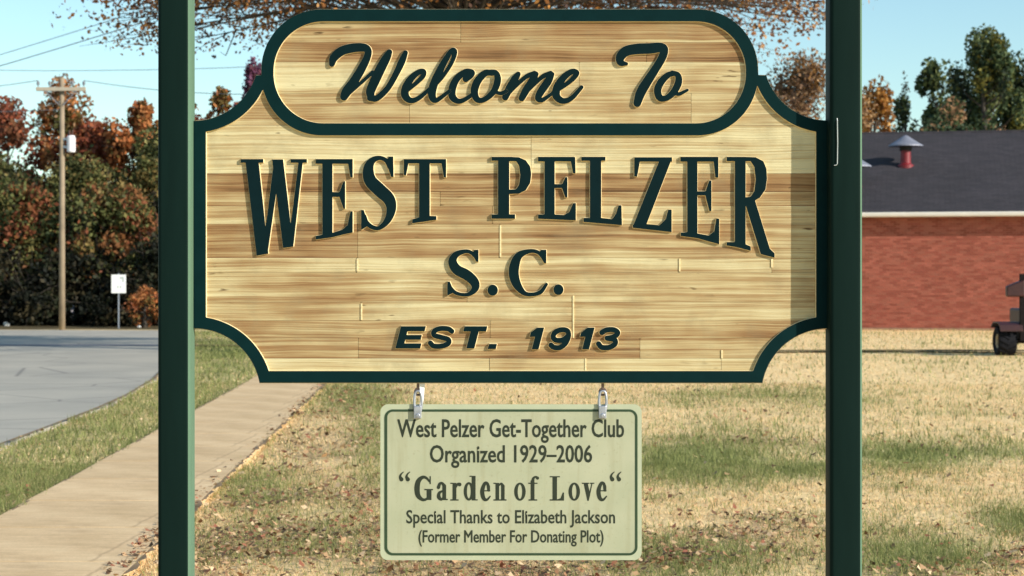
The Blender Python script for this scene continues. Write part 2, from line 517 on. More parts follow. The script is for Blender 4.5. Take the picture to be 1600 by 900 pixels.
# asphalt road
k = NM('worn_asphalt', 0.85, 0.3)
v = k.coord()
c = k.ramp(k.noise(v, 0.5, 5), [(0.3, lin(162,157,146)), (0.7, lin(186,179,164))])
c = k.mix(0.6, c, k.ramp(k.noise(v, 60, 3, 0.7), [(0.3, (0.6,0.6,0.6)), (0.7, (1.15,1.15,1.15))]), 'MULTIPLY')
cr = k.n('ShaderNodeTexVoronoi', feature='DISTANCE_TO_EDGE'); cr.inputs['Scale'].default_value = 0.35; k.l(v, cr.inputs['Vector'])
c = k.mix(k.ramp(cr.outputs['Distance'], [(0.0, (0.55,0.55,0.55)), (0.012, (0,0,0))]), c, lin(70,70,74))
k.base(c); k.bump(k.noise(v, 90, 3), 0.4, 0.004); M_ROAD = k.m
fine = [(float(road_right(y)), float(y)) for y in np.concatenate([[-30], np.arange(0, 59.1, 1.0)])]
rr = [(x+(0 if y < 5 else 0.03*math.sin(y*2.1)+0.025*math.sin(y*5.3+1)), y) for x, y in fine]
left = [(-60, 59.6), (-60, 40), (-22, 36), (-14, 26), (-12, 10), (-12, -30)]
mb = MB()
poly = rr+[(-10.6,59.5),(-20,60.4)]+left
n = len(poly)
tr = tessellate_polygon([[Vector((x, y, 0)) for x, y in poly]])
mb.add([(x, y, 0.0) for x, y in poly], [tuple(t) for t in tr])
mb.add([(x, y, 0.0) for x, y in poly]+[(x, y, -0.08) for x, y in poly], [(i, (i+1)%n, n+(i+1)%n, n+i) for i in range(n)])
road = mb.build('road', M_ROAD); tag(road, kind='structure')
# darker strip across the road
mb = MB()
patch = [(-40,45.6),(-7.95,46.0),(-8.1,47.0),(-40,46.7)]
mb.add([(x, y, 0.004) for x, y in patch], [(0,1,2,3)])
tp = mb.build('dark_road_strip', simple('dark_road_surface', lin(96,98,106), 0.7, 0.2, 3, 0.2)); tag(tp, kind='structure'); tp.parent = road

# dark strips across the lawn
k = NM('dark_lawn_surface', 0.95, 0.1); v = k.coord(scale=(1, 3, 1))
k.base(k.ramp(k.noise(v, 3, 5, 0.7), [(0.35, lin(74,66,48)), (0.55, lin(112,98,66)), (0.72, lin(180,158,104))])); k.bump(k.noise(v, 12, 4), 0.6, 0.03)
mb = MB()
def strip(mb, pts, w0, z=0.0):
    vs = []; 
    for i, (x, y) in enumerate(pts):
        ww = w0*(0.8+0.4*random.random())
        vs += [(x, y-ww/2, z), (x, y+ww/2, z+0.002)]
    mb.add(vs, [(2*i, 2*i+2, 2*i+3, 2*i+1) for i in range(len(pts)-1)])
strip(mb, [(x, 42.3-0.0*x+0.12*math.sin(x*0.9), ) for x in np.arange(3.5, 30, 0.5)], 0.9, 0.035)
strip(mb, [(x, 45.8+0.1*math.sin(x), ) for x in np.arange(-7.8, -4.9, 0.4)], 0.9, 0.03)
tag(mb.build('dark_lawn_strip', k.m), kind='structure')

# sidewalk of separate slabs
k = NM('sidewalk_concrete', 0.9, 0.2); v = k.coord()
oi = k.n('ShaderNodeObjectInfo')
c = k.ramp(k.noise(v, 1.6, 6, 0.6), [(0.3, lin(204,174,132)), (0.5, lin(220,190,148)), (0.7, lin(232,204,162))])
c = k.mix(0.5, c, k.ramp(k.noise(k.coord(scale=(1,5,1)), 2.2, 4), [(0.35, (0.8,0.78,0.74)), (0.6, (1.03,1.02,1.0))]), 'MULTIPLY')
c = k.mix(0.6, c, k.ramp(oi.outputs['Random'], [(0, (0.9,0.89,0.87)), (1, (1.05,1.05,1.05))]), 'MULTIPLY')
c = k.mix(0.5, c, k.ramp(k.noise(v, 70, 3, 0.7), [(0.3, (0.75,0.75,0.75)), (0.6, (1.05,1.05,1.05))]), 'MULTIPLY')
vc = k.n('ShaderNodeTexVoronoi', feature='DISTANCE_TO_EDGE'); vc.inputs['Scale'].default_value = 0.23; k.l(k.mix(0.12, v, k.noise(v, 3, 4, 0.6, 'Color')), vc.inputs['Vector'])
c = k.mix(k.ramp(vc.outputs['Distance'], [(0.0, (0.45,0.45,0.45)), (0.003, (0,0,0))]), c, lin(140,112,84))
c = k.mix(k.ramp(k.noise(v, 2.4, 6, 0.7), [(0.52, (0,0,0)), (0.72, (0.5,0.5,0.5))]), c, lin(168,140,106))
k.base(c); k.bump(k.noise(v, 80, 4), 0.25, 0.003); M_CONC = k.m
mb = MB()
yv = [float(y) for y in np.arange(2, 66, 4.0)]
vs = []
for y in yv: vs += [(float(sw_left(y))+0.02, y, 0.012), (float(sw_right(y))-0.02, y, 0.012)]
mb.add(vs, [(2*i, 2*i+1, 2*i+3, 2*i+2) for i in range(len(yv)-1)])
walk = mb.build('sidewalk', simple('joint_dirt', lin(84,66,50), 0.95, 0.2, 4, 0.3)); tag(walk, kind='structure')
y = 2.0; rs = random.Random(4)
while y < 63:
    y1 = y+1.5
    mb = MB()
    a, b = y+0.010, y1-0.010
    j = [rs.uniform(-0.012, 0.012) for _ in range(4)]
    zt = [0.022+rs.uniform(-0.0015, 0.0015) for _ in range(2)]
    P = [(sw_left(a)+j[0], a), (sw_right(a)+j[1], a), (sw_right(b)+j[2], b), (sw_left(b)+j[3], b)]
    cx, cy = float(sw_left(y)), y
    mb.add([(p[0]-cx, p[1]-cy, -0.06) for p in P]+[(p[0]-cx, p[1]-cy, zt[0] if i < 2 else zt[1]) for i, p in enumerate(P)],
           [(0,3,2,1),(4,5,6,7),(0,1,5,4),(1,2,6,5),(2,3,7,6),(3,0,4,7)])
    o = mb.build('slab', M_CONC, walk); o.location = (cx, cy, 0)
    y = y1

# bare soil along the paving edges
def edge_strip(fx, y0, y1, wmin, wmax, seed, side):
    rr0 = random.Random(seed); mb = MB(); vs = []
    Ys = np.arange(y0, y1, 0.12)
    for y in Ys:
        x = float(fx(y)); ww = rr0.uniform(wmin, wmax)
        vs += [(x-0.02*side, y, 0.0215), (x+side*ww, y, 0.016+rr0.uniform(0, 0.008))]
    mb.add(vs, [(2*i, 2*i+1, 2*i+3, 2*i+2) for i in range(len(Ys)-1)])
    return mb
M_SOIL = simple('edge_soil', lin(122,100,72), 0.95, 0.35, 6, 0.6)
for fx, a, b, w0, w1, sd, side in ((sw_right, 8, 60, 0.0, 0.055, 1, 1), (road_right, 8, 57, 0.0, 0.05, 2, 1), (sw_left, 8, 60, 0.0, 0.02, 3, -1)):
    tag(edge_strip(fx, a, b, w0, w1, sd, side).build('soil_edge', M_SOIL), kind='structure')

# ---- grass blades (nobody can count them)
def scatter(n, y0, y1, seed, p=2.0, margin=1.2):
    r = np.random.default_rng(seed)
    Y = np.sqrt(r.random(n)*(y1**2-y0**2)+y0**2)
    X = (r.random(n)*2-1)*(0.285*Y+margin*0.5)
    return X, Y, r
def field_mask(X, Y):
    e = 0.05*np.sin(Y*7)+0.04*np.sin(Y*17+1)
    return ~on_road(X-0.03-e*0.6, Y) & ~((X > sw_left(Y)+0.02+e*0.5) & (X < sw_right(Y)-0.02-e)) & ~((Y > 58.5) & (X < 2))
def tri_mesh(name, V, col, mat, verts_per=3):
    n = V.shape[0]
    me = bpy.data.meshes.new(name)
    me.vertices.add(n*verts_per); me.vertices.foreach_set('co', V.reshape(-1).astype(np.float32))
    me.loops.add(n*verts_per); me.loops.foreach_set('vertex_index', np.arange(n*verts_per, dtype=np.int32))
    me.polygons.add(n); me.polygons.foreach_set('loop_start', np.arange(0, n*verts_per, verts_per, dtype=np.int32))
    ca = me.color_attributes.new('tint', 'FLOAT_COLOR', 'POINT')
    cc = np.repeat(np.concatenate([col, np.ones((n,1))], 1), verts_per, 0).astype(np.float32)
    ca.data.foreach_set('color', cc.ravel())
    me.materials.append(mat)
    me.update(calc_edges=True); me.validate()
    return me
def leaf_mat(name, rough=0.7, trans=0.3, spec=0.2):
    k = NM(name, rough, spec)
    at = k.n('ShaderNodeVertexColor', layer_name='tint')
    c = k.mix(0.35, at.outputs[0], k.ramp(k.noise(k.coord(), 3.0, 3), [(0.3, (0.7,0.7,0.7)), (0.7, (1.15,1.15,1.15))]), 'MULTIPLY')
    k.base(c)
    tr = k.n('ShaderNodeBsdfTranslucent'); k.l(c, tr.inputs[0])
    ms = k.n('ShaderNodeMixShader'); ms.inputs[0].default_value = trans
    out = k.nt.nodes['Material Output']
    k.l(k.b.outputs[0], ms.inputs[1]); k.l(tr.outputs[0], ms.inputs[2]); k.l(ms.outputs[0], out.inputs[0])
    return k.m
M_GRASS = leaf_mat('grass_blades', 0.7, 0.38)
def blades(n, y0, y1, seed, ln, wd):
    X, Y, r = scatter(n, y0, y1, seed)
    m = field_mask(X, Y); X, Y = X[m], Y[m]; n = len(X)
    g, l = cover(X, Y)
    clump = fbm(X, Y, 0.25, 90, 2)
    keep = r.random(n) < (0.38+0.9*clump)*(1-0.35*l); X, Y, g, l, clump = X[keep], Y[keep], g[keep], l[keep], clump[keep]; n = len(X)
    isg = r.random(n) < (0.05+g*0.8)
    az = r.random(n)*6.283
    tilt = np.where(isg, r.normal(0.6, 0.3, n), r.normal(1.32, 0.25, n))
    L = ln*(0.5+r.random(n))*(0.7+0.6*clump)*np.where(isg, 1.05, 0.6)
    W = wd*(0.6+0.8*r.random(n))
    dx, dy, dz = np.sin(tilt)*np.cos(az), np.sin(tilt)*np.sin(az), np.abs(np.cos(tilt))
    px, py = -np.sin(az+r.normal(0,.6,n)), np.cos(az)
    Z = height(X, Y)-0.015
    a = np.stack([X-px*W/2, Y-py*W/2, Z], -1); b = np.stack([X+px*W/2, Y+py*W/2, Z], -1); c = np.stack([X+dx*L, Y+dy*L, Z+dz*L+0.004], -1)
    V = np.stack([a, b, c], 1)
    t = r.random((n,1))
    cs = np.array(lin(255,232,184)[:3])*(1-t)+np.array(lin(238,204,150)[:3])*t
    cs = np.where(r.random((n,1)) < 0.12, np.array(lin(176,140,98)[:3]), cs)
    cg = np.array(lin(156,158,98)[:3])*(1-t)+np.array(lin(114,122,72)[:3])*t
    col = np.where(isg[:,None], cg, cs)*(0.8+0.4*r.random((n,1)))
    return V, col
A = [blades(330000, 9.9, 17, 1, 0.055, 0.006), blades(230000, 17, 30, 2, 0.07, 0.010), blades(150000, 30, 62, 3, 0.09, 0.022)]
me = tri_mesh('grass', np.concatenate([a[0] for a in A]), np.concatenate([a[1] for a in A]), M_GRASS)
gr = link('grass', me); tag(gr, 'dry straw coloured lawn grass with green patches', 'grass', kind='stuff')
# weeds / taller tufts of green and fallen leaves
def litter(n, y0, y1, seed, size):
    X, Y, r = scatter(n, y0, y1, seed)
    g, l = cover(X, Y)
    m = field_mask(X, Y) & (r.random(n) < 0.010+l*0.32)
    edge = (X > sw_left(Y)) & (X < sw_right(Y)+0.0) & (X > sw_right(Y)-0.12) & (r.random(n) < 0.25)
    m = m | edge
    X, Y = X[m], Y[m]; n = len(X)
    s = size*(0.5+r.random(n)); az = r.random(n)*6.283
    u = np.stack([np.cos(az), np.sin(az), r.normal(0,.35,n)], -1); v = np.stack([-np.sin(az), np.cos(az), r.normal(0,.35,n)], -1)
    c0 = np.stack([X, Y, height(X, Y)+0.012+0.018*r.random(n)], -1)
    curl = np.abs(r.normal(0,.3,n))[:,None]*np.array([0,0,1])
    q = lambda a, b, z: c0+s[:,None]*(a*u+b*v+z*curl)
    V = np.stack([q(-.5,0,.5), q(-.1,-.36,0), q(.5,0,.5), q(.05,.38,0.1)], 1)
    pal = np.array([lin(*c)[:3] for c in ((140,104,76),(164,122,90),(108,82,62),(196,158,118),(158,102,78),(88,72,56),(214,184,146),(190,160,122))])
    return V, pal[r.integers(0, len(pal), n)]*(0.75+0.5*r.random((n,1)))
A = [litter(80000, 9.9, 15, 5, 0.036), litter(80000, 15, 32, 6, 0.048)]
me = tri_mesh('fallen_leaves', np.concatenate([a[0] for a in A]), np.concatenate([a[1] for a in A]), leaf_mat('dead_leaves', 0.8, 0.15), 4)
fl = link('fallen_leaves', me); tag(fl, 'curled brown fallen leaves scattered over the lawn', 'fallen leaves', kind='stuff')

# ------------------------------------------------------------------ trees
M_BARK = simple('tree_bark', (0.06,0.048,0.038), 0.95, 0.35, 3, 0.6)
M_LEAF = leaf_mat('tree_leaves', 0.65, 0.28)
def tree(name, label, cat, px, Y, topy, wpx, pal, nleaf, leaf, seed, base=0.28, group=None, nclump=38, spread=0.16, sparse=False, xy=None, zh=None, aspect=1.0, canopy=None):
    r = np.random.default_rng(seed)
    X = (px-800)/3000*Y if xy is None else xy[0]
    H = (EYE+(433-topy)/3000*Y) if zh is None else zh
    W = wpx/3000*Y*0.5*1.12
    t = empty(name, (X, Y, -0.03), 0, label, cat, group)
    zb = H*base; zc = (zb+H)/2; hz = (H-zb)/2
    # clump centres on a lumpy ellipsoid
    cen = []
    for i in range(nclump):
        z = r.uniform(-0.95, 0.93); th = r.uniform(0, 6.283)
        prof = math.sqrt(max(0.05, 1-z*z))*(1.0 if z < 0.2 else 1.0-0.25*(z-0.2))
        rad = prof*(0.35+0.62*r.random()**0.6)*(0.85+0.3*math.sin(th*3+seed))
        cen.append((rad*math.cos(th)*W, rad*math.sin(th)*W*aspect, zc+z*hz*0.93))
    if canopy:
        cen = []
        for i in range(nclump):
            rho = math.sqrt(r.random()); th = r.uniform(0, 6.283)
            lo = canopy[0]-canopy[1]*rho**3; hi = H*0.92-(H*0.45)*rho**2
            cen.append((rho*math.cos(th)*W, rho*math.sin(th)*W*aspect, lo+(hi-lo)*r.random()**1.7))
    cen.append((0, 0, H-hz*0.12))
    cen = np.array(cen)
    # trunk and limbs
    mb = MB()
    tr_ = 0.018*H+0.05
    lean = r.normal(0, 0.02, 2)*H
    pts = [(lean[0]*s*s, lean[1]*s*s, H*0.9*s) for s in np.linspace(0, 1, 7)]
    mb.tube(pts, [tr_*(1.25 if s == 0 else (1-s)**0.8+0.06) for s in np.linspace(0, 1, 7)], 7)
    for c in cen:
        s = 0.86 if False else min(0.86, max(0.12, (c[2]-0.35*math.hypot(c[0], c[1]))/(H*0.9)*0.92))
        if canopy: s = min(0.86, 0.50+0.3*(c[2]-canopy[0])/(H-canopy[0])+0.1*r.random())
        a = Vector((lean[0]*s*s, lean[1]*s*s, H*0.9*s)); b = Vector(c)
        mid = (a+b)/2+Vector((r.normal(0, .05)*W, r.normal(0, .05)*W, -0.06*(b-a).length if not canopy else 0.10*(b-a).length))
        r0 = (tr_*0.32*(1-s*0.7)+0.01)*(0.5 if canopy else 1)
        mb.tube([a, mid, b], [r0, r0*0.55, 0.008], 5, cap=False)
        for _ in range(3 if not sparse else 5):
            e = b+Vector(r.normal(0, 1, 3))*W*spread*(1.3 if not canopy else 0.75)
            m2 = mid.lerp(b, r.uniform(0.2, 0.9))
            if canopy: e.z = max(e.z, b.z-0.25)
            mb.tube([m2, (m2+e)/2+Vector(r.normal(0,.02,3))*W, e], [r0*0.3+0.004, r0*0.2+0.003, 0.004], 4, cap=False)
    mb.build('trunk', M_BARK, t, smooth=True, normals=False)
    # leaves
    wts = 0.4+r.random(len(cen))
    if canopy: wts = wts*(1.1-0.35*(np.hypot(cen[:,0], cen[:,1])/W)**2)
    wts /= wts.sum()
    ci = r.choice(len(cen), nleaf, p=wts)
    cs = (0.6+0.8*r.random(len(cen)))[ci][:,None]
    off = r.normal(0, 1, (nleaf, 3)); off /= np.linalg.norm(off, axis=1)[:,None]
    off *= (r.random((nleaf,1))**0.45)*1.7
    off *= np.array([W, W*aspect, hz*0.8])*spread*cs
    P = cen[ci]+off
    s = leaf*(0.55+0.9*r.random(nleaf))[:,None]
    u = r.normal(0, 1, (nleaf, 3)); u /= np.linalg.norm(u, axis=1)[:,None]
    v = np.cross(u, r.normal(0, 1, (nleaf, 3))); v /= np.linalg.norm(v, axis=1)[:,None]
    V = np.stack([P-u*s*.6, P-v*s*.38, P+u*s*.6, P+v*s*.38], 1)
    pal = np.array([lin(*c)[:3] for c in pal])
    cb = r.integers(0, len(pal), len(cen))[ci]; rnd = r.integers(0, len(pal), nleaf)
    col = np.where(r.random((nleaf,1)) < 0.6, pal[cb], pal[rnd])*(0.75+0.5*r.random((nleaf,1)))
    me = tri_mesh('crown', V, col, M_LEAF, 4)
    link('crown', me, t)
    return t
RED = [(142,78,56),(122,68,50),(158,92,62),(110,70,48),(138,96,66)]
ORANGE = [(176,108,62),(150,84,46),(190,128,78),(128,84,48),(110,92,50)]
OLIVE = [(112,111,64),(90,94,54),(134,126,76),(74,78,46),(124,106,62)]
DGREEN = [(52,62,36),(40,50,30),(66,72,42),(36,42,28)]
PINE = [(72,88,58),(56,72,50),(92,104,66),(48,60,44),(108,116,70)]
PURPLE = [(116,72,98),(98,62,88),(132,78,90)]
TAN = [(150,116,84),(128,98,74),(172,138,100),(112,84,66),(140,100,52)]
GOLD = [(176,124,62),(160,104,48),(196,150,86),(134,92,46)]
g1 = 'autumn trees behind the road'
tree('autumn_tree', 'red and rust coloured tree at the far left above the olive trees', 'tree', 12, 79, 160, 190, RED, 14000, 0.17, 101, 0.25, g1)
tree('autumn_tree', 'brown and orange tree rising right behind the utility pole', 'tree', 96, 80, 132, 110, TAN[:2]+ORANGE+OLIVE[:1], 8000, 0.16, 102, 0.25, g1)
tree('autumn_tree', 'low rusty red tree between the utility pole and the orange tree', 'tree', 155, 78, 192, 150, RED+ORANGE[:2], 12000, 0.17, 103, 0.22, g1)
tree('autumn_tree', 'bright orange tree just left of the left sign post', 'tree', 228, 77, 158, 110, ORANGE, 10000, 0.17, 104, 0.25, g1)
tree('autumn_tree', 'wide orange brown tree seen between the left post and the sign', 'tree', 345, 79, 140, 150, ORANGE+RED[:2], 9000, 0.20, 105, 0.25, g1)
tree('autumn_tree', 'narrow purple leaved tree beside the left shoulder of the sign', 'tree', 392, 76, 96, 78, PURPLE, 7000, 0.15, 106, 0.3, g1)
tree('autumn_tree', 'rust red tree added out of view at the left for shade', 'tree', -110, 80, 190, 150, RED, 4000, 0.22, 107, 0.22, g1)  # unseen tree added beyond the left edge to give shade
g2 = 'olive green trees along the far side of the road'
for i, (px, Y, ty, wp, lb) in enumerate([
    (-35, 70, 232, 150, 'dark olive tree cut by the left edge of the photo'),
    (36, 68, 292, 140, 'olive green tree just left of the utility pole'),
    (122, 70, 246, 140, 'olive green tree right behind the utility pole'),
    (186, 67.5, 288, 130, 'olive green tree above the white road sign'),
    (250, 70, 212, 130, 'tall olive green tree half behind the left sign post'),
    (345, 71, 230, 130, 'olive green tree hidden mostly behind the left part of the sign')]):
    tree('olive_tree', lb, 'tree', px, Y, ty, wp, OLIVE+DGREEN[:1]+([(140,94,58),(126,74,50)] if i in (1, 3) else []), 15000, 0.14, 120+i, 0.13, g2, nclump=70, spread=0.20)
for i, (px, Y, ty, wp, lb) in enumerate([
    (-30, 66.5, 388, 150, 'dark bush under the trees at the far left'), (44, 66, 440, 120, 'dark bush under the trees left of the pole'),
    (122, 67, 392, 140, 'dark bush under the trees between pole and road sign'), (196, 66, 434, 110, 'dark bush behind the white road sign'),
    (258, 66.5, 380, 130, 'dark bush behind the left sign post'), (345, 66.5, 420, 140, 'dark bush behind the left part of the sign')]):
    tree('dark_bush', lb, 'bush', px, Y, ty, wp, [(44,48,30),(28,32,24),(60,54,36),(24,26,20)], 9000, 0.13, 150+i, 0.0, 'dark undergrowth bushes', nclump=60, spread=0.28)  # leaf colours near black to paint the shade under the trees
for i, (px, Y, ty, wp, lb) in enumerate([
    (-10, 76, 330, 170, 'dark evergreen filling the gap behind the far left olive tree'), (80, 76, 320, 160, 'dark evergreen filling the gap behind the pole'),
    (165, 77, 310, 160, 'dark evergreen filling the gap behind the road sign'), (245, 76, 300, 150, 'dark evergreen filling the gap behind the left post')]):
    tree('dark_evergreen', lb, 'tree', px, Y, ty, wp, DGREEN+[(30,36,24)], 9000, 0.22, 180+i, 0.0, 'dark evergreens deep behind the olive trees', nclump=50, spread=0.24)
tree('orange_bush', 'small orange brown bush beside the white road sign', 'bush', 226, 63.5, 452, 52, ORANGE+[(150,96,70)], 1500, 0.09, 160, 0.05, nclump=16, spread=0.25)
# big tree behind the sign
tree('large_tree', 'large brown leaved autumn tree spreading over the top of the sign', 'tree', 770, 40, 0, 985, [(120,84,56),(150,100,58),(176,124,66),(104,84,78),(96,70,58),(184,142,96)], 58000, 0.08, 201, 0.42, nclump=260, spread=0.095, sparse=True, xy=(-0.9, 40), zh=14.5, aspect=0.8, canopy=(8.1, 1.2))
tree('tan_tree', 'thin tan leaved tree right of the sign shoulder', 'tree', 1243, 84, 84, 200, TAN, 13000, 0.14, 210, 0.2, nclump=70, spread=0.15, sparse=True)
tree('gold_tree', 'golden orange tree above the left end of the dark roof', 'tree', 1372, 92, 138, 120, GOLD, 12000, 0.18, 211, 0.2)
g3 = 'green trees behind the brick building'
tree('green_tree', 'smaller grey green tree behind the roof next to the tall one', 'tree', 1458, 98, 97, 115, PINE, 11000, 0.20, 212, 0.2, g3, spread=0.14)
tree('green_tree', 'tallest dense green tree behind the brick building', 'tree', 1544, 94, 44, 138, PINE+[(118,112,52)], 24000, 0.16, 219, 0.12, g3, nclump=60, spread=0.125)
tree('green_tree', 'dark green tree cut by the right edge of the photo', 'tree', 1632, 96, 88, 110, PINE+DGREEN, 7000, 0.20, 214, 0.15, g3)
tree('green_tree', 'low mixed green tree just above the ridge of the roof', 'tree', 1490, 88, 160, 170, PINE[:3]+TAN[:1], 12000, 0.17, 215, 0.15, g3)
tree('green_tree', 'green tree leaning into the right side of the tallest one', 'tree', 1592, 97, 96, 120, PINE+[(118,112,52)], 14000, 0.17, 221, 0.1, g3, spread=0.17)
tree('green_tree', 'green tree filling the gap left of the tallest one', 'tree', 1502, 99, 118, 120, PINE+DGREEN[:1], 14000, 0.17, 222, 0.1, g3, spread=0.17)
tree('grey_tree', 'slim grey tree top between the gold and green trees', 'tree', 1414, 100, 132, 40, [(80,88,84),(100,104,96)], 1200, 0.16, 216, 0.2, nclump=14)

# ------------------------------------------------------------------ brick building
BRZ = -12.0
bld = empty('brick_building', (11.06, 60.3, 0), R(BRZ), 'long red brick building with dark shingle roof and white gutter', 'building')
U0, U1, DEP, WH, OV = -7.0, 24.0, 14.0, 3.62, 0.36
M_BRICK = None
k = NM('red_brick', 0.9, 0.2); v = k.coord()
at = k.n('ShaderNodeVertexColor', layer_name='tint')
c = k.mix(0.4, at.outputs[0], k.ramp(k.noise(v, 0.6, 4), [(0.3, (0.94,0.94,0.94)), (0.7, (1.05,1.04,1.03))]), 'MULTIPLY'); k.base(c); M_BRICK = k.m
M_MORTAR = simple('brick_mortar', lin(166,112,94), 0.95, 0.08, 6, 0.1)
mb = MB()
mb.box(U0, U1, 0.0, DEP, -0.2, WH)
mb.build('wall', M_MORTAR, bld)
# bricks of the front wall and of the end walls, running bond
V = []; cols = []
bl, bh, gp = 0.203, 0.0575, 0.0105
rows = int(WH/(bh+gp)); rb = np.random.default_rng(5)
bp = np.array([lin(*c)[:3] for c in ((160,92,76),(152,84,70),(168,98,82),(144,80,66),(160,96,80))])
for j in range(rows):
    z0 = j*(bh+gp)+gp; off = (j % 2)*0.107
    us = np.arange(U0+off, U1-bl, bl+gp)
    for u in us:
        d = -0.008-0.004*rb.random()
        u1 = u+bl
        F = [[(u,d,z0),(u1,d,z0),(u1,d,z0+bh),(u,d,z0+bh)], [(u,d,z0+bh),(u1,d,z0+bh),(u1,0,z0+bh),(u,0,z0+bh)],
             [(u1,d,z0),(u1,0,z0),(u1,0,z0+bh),(u1,d,z0+bh)], [(u,0,z0),(u,d,z0),(u,d,z0+bh),(u,0,z0+bh)], [(u,0,z0),(u1,0,z0),(u1,d,z0),(u,d,z0)]]
        V += F; cols += [bp[rb.integers(0, 5)]*(0.88+0.17*rb.random())]*5
me = tri_mesh('brick', np.array(V), np.array(cols), M_BRICK, 4)
o = link('brick', me, bld); tag(o, kind='stuff')
# roof: two slopes made of stepped shingle courses
run = DEP/2+OV; RH = 2.98; Z0 = WH+0.06
slope = math.atan2(RH, run)
k = NM('charcoal_shingles', 0.9, 0.25)
br = k.n('ShaderNodeTexBrick'); br.inputs['Scale'].default_value = 1.0
br.inputs['Brick Width'].default_value = 0.33; br.inputs['Row Height'].default_value = run/56; br.inputs['Mortar Size'].default_value = 0.006
br.inputs['Color1'].default_value = lin(58,56,60); br.inputs['Color2'].default_value = lin(68,64,68); br.inputs['Mortar'].default_value = lin(44,42,48)
k.l(k.coord(), br.inputs['Vector'])
c = k.mix(0.6, br.outputs[0], k.ramp(k.noise(k.coord(), 0.5, 5), [(0.3, (0.8,0.8,0.8)), (0.7, (1.15,1.13,1.15))]), 'MULTIPLY')
c = k.mix(0.6, c, k.ramp(k.noise(k.coord(), 40, 3), [(0.3, (0.75,0.75,0.75)), (0.7, (1.2,1.2,1.2))]), 'MULTIPLY')
k.base(c); M_SHING = k.m
roof_mb = MB()
nc = 56
for side in (0, 1):
    for i in range(nc):
        s0, s1 = i/nc, (i+1)/nc
        def pt(s, lift):
            yy = -OV+run*s; zz = Z0+RH*s+lift
            return (yy if side == 0 else DEP-yy, zz)
        ya, za = pt(s0, 0.016); yb, zb_ = pt(s1, 0.0); yc, zc_ = pt(s0, -0.02)
        jx = (i % 2)*0.0
        roof_mb.add([(U0-0.4+jx, ya, za), (U1+0.4, ya, za), (U1+0.4, yb, zb_+0.002), (U0-0.4, yb, zb_+0.002), (U0-0.4, yc, zc_), (U1+0.4, yc, zc_)],
                    [(0,1,2,3), (4,5,1,0)])
for u in (U0+0.001, U1-0.001):
    roof_mb.add([(u, 0, WH), (u, DEP, WH), (u, DEP/2, Z0+RH-0.1)], [(0,1,2)])
roof = roof_mb.build('roof', M_SHING, bld, normals=False)
mb = MB(); mb.tube([(U0-0.42, DEP/2, Z0+RH+0.0), (U1+0.42, DEP/2, Z0+RH+0.0)], 0.06, 8); mb.build('ridge_cap', M_SHING, roof)
M_WPAINT = simple('white_gutter_paint', (0.78,0.77,0.74), 0.45, 0.05, 3, 0.05)
mb = MB()
prof = [(-OV-0.11, 0.135), (-OV-0.11, 0.10), (-OV-0.085, 0.02), (-OV-0.02, 0.0), (-OV, 0.0), (-OV, 0.13), (-OV-0.09, 0.118)]
zz = WH-0.09
vs = [(U0-0.4, y, zz+z) for y, z in prof]+[(U1+0.4, y, zz+z) for y, z in prof]; n = len(prof)
mb.add(vs, [(i, (i+1)%n, n+(i+1)%n, n+i) for i in range(n)]+[tuple(range(n)), tuple(range(n, 2*n))])
mb.build('gutter', M_WPAINT, bld)
mb = MB(); mb.box(U0-0.4, U1+0.4, -OV+0.002, -OV+0.03, WH-0.10, WH+0.055); mb.box(U0-0.4, U1+0.4, -OV+0.03, 0.0, WH-0.02, WH)
mb.build('fascia', M_WPAINT, bld)
mb = MB()
for a, b in ((-OV+0.03, -0.001),):
    mb.box(U0-0.35, U1+0.35, a, b, WH-0.055, WH-0.03)
mb.build('soffit', simple('brown_soffit', lin(90,40,36), 0.8, 0.1), bld)
mb = MB(); mb.box(U0, U1, -0.05, 0, -0.2, 0.06); mb.build('footing', simple('footing_concrete', lin(150,120,96), 0.9, 0.15), bld)
# roof vents
M_REDP = simple('red_vent_paint', lin(120,26,34), 0.5, 0.15, 5, 0.05)
M_CAP = simple('grey_metal_cap', (0.22,0.23,0.28), 0.6, 0.1, 5, 0.05, 0.3)
def vent(u, yy, label):
    zr = Z0+RH*((yy+OV)/run)
    M = Matrix.Rotation(R(BRZ), 4, 'Z')
    p = Vector((11.06, 60.3, 0))+M @ Vector((u, yy, zr))
    t = empty('roof_vent', p, 0, label, 'roof vent', 'vents on the dark roof')
    a = MB(); a.lathe([(0.0,-0.12),(0.26,-0.12),(0.26,0.02),(0.17,0.08),(0.165,0.30),(0.16,0.52),(0.0,0.52)], 24); a.build('pipe', M_REDP, t, smooth=False)
    b = MB(); b.lathe([(0.0,0.52),(0.20,0.50),(0.20,0.66),(0.0,0.66)], 20); b.build('collar', simple('black_vent_mesh', (0.02,0.02,0.02), 0.8, 0.1), t)
    c_ = MB(); c_.lathe([(0.0,1.02),(0.08,0.99),(0.30,0.84),(0.56,0.68),(0.57,0.64),(0.52,0.645),(0.0,0.72)], 28); c_.build('cap', M_CAP, t)
    return t
vent(1.25, 3.75, 'red pipe roof vent with wide grey conical cap')
v2 = vent(-0.38, 1.85, 'roof vent mostly hidden behind the right sign post')

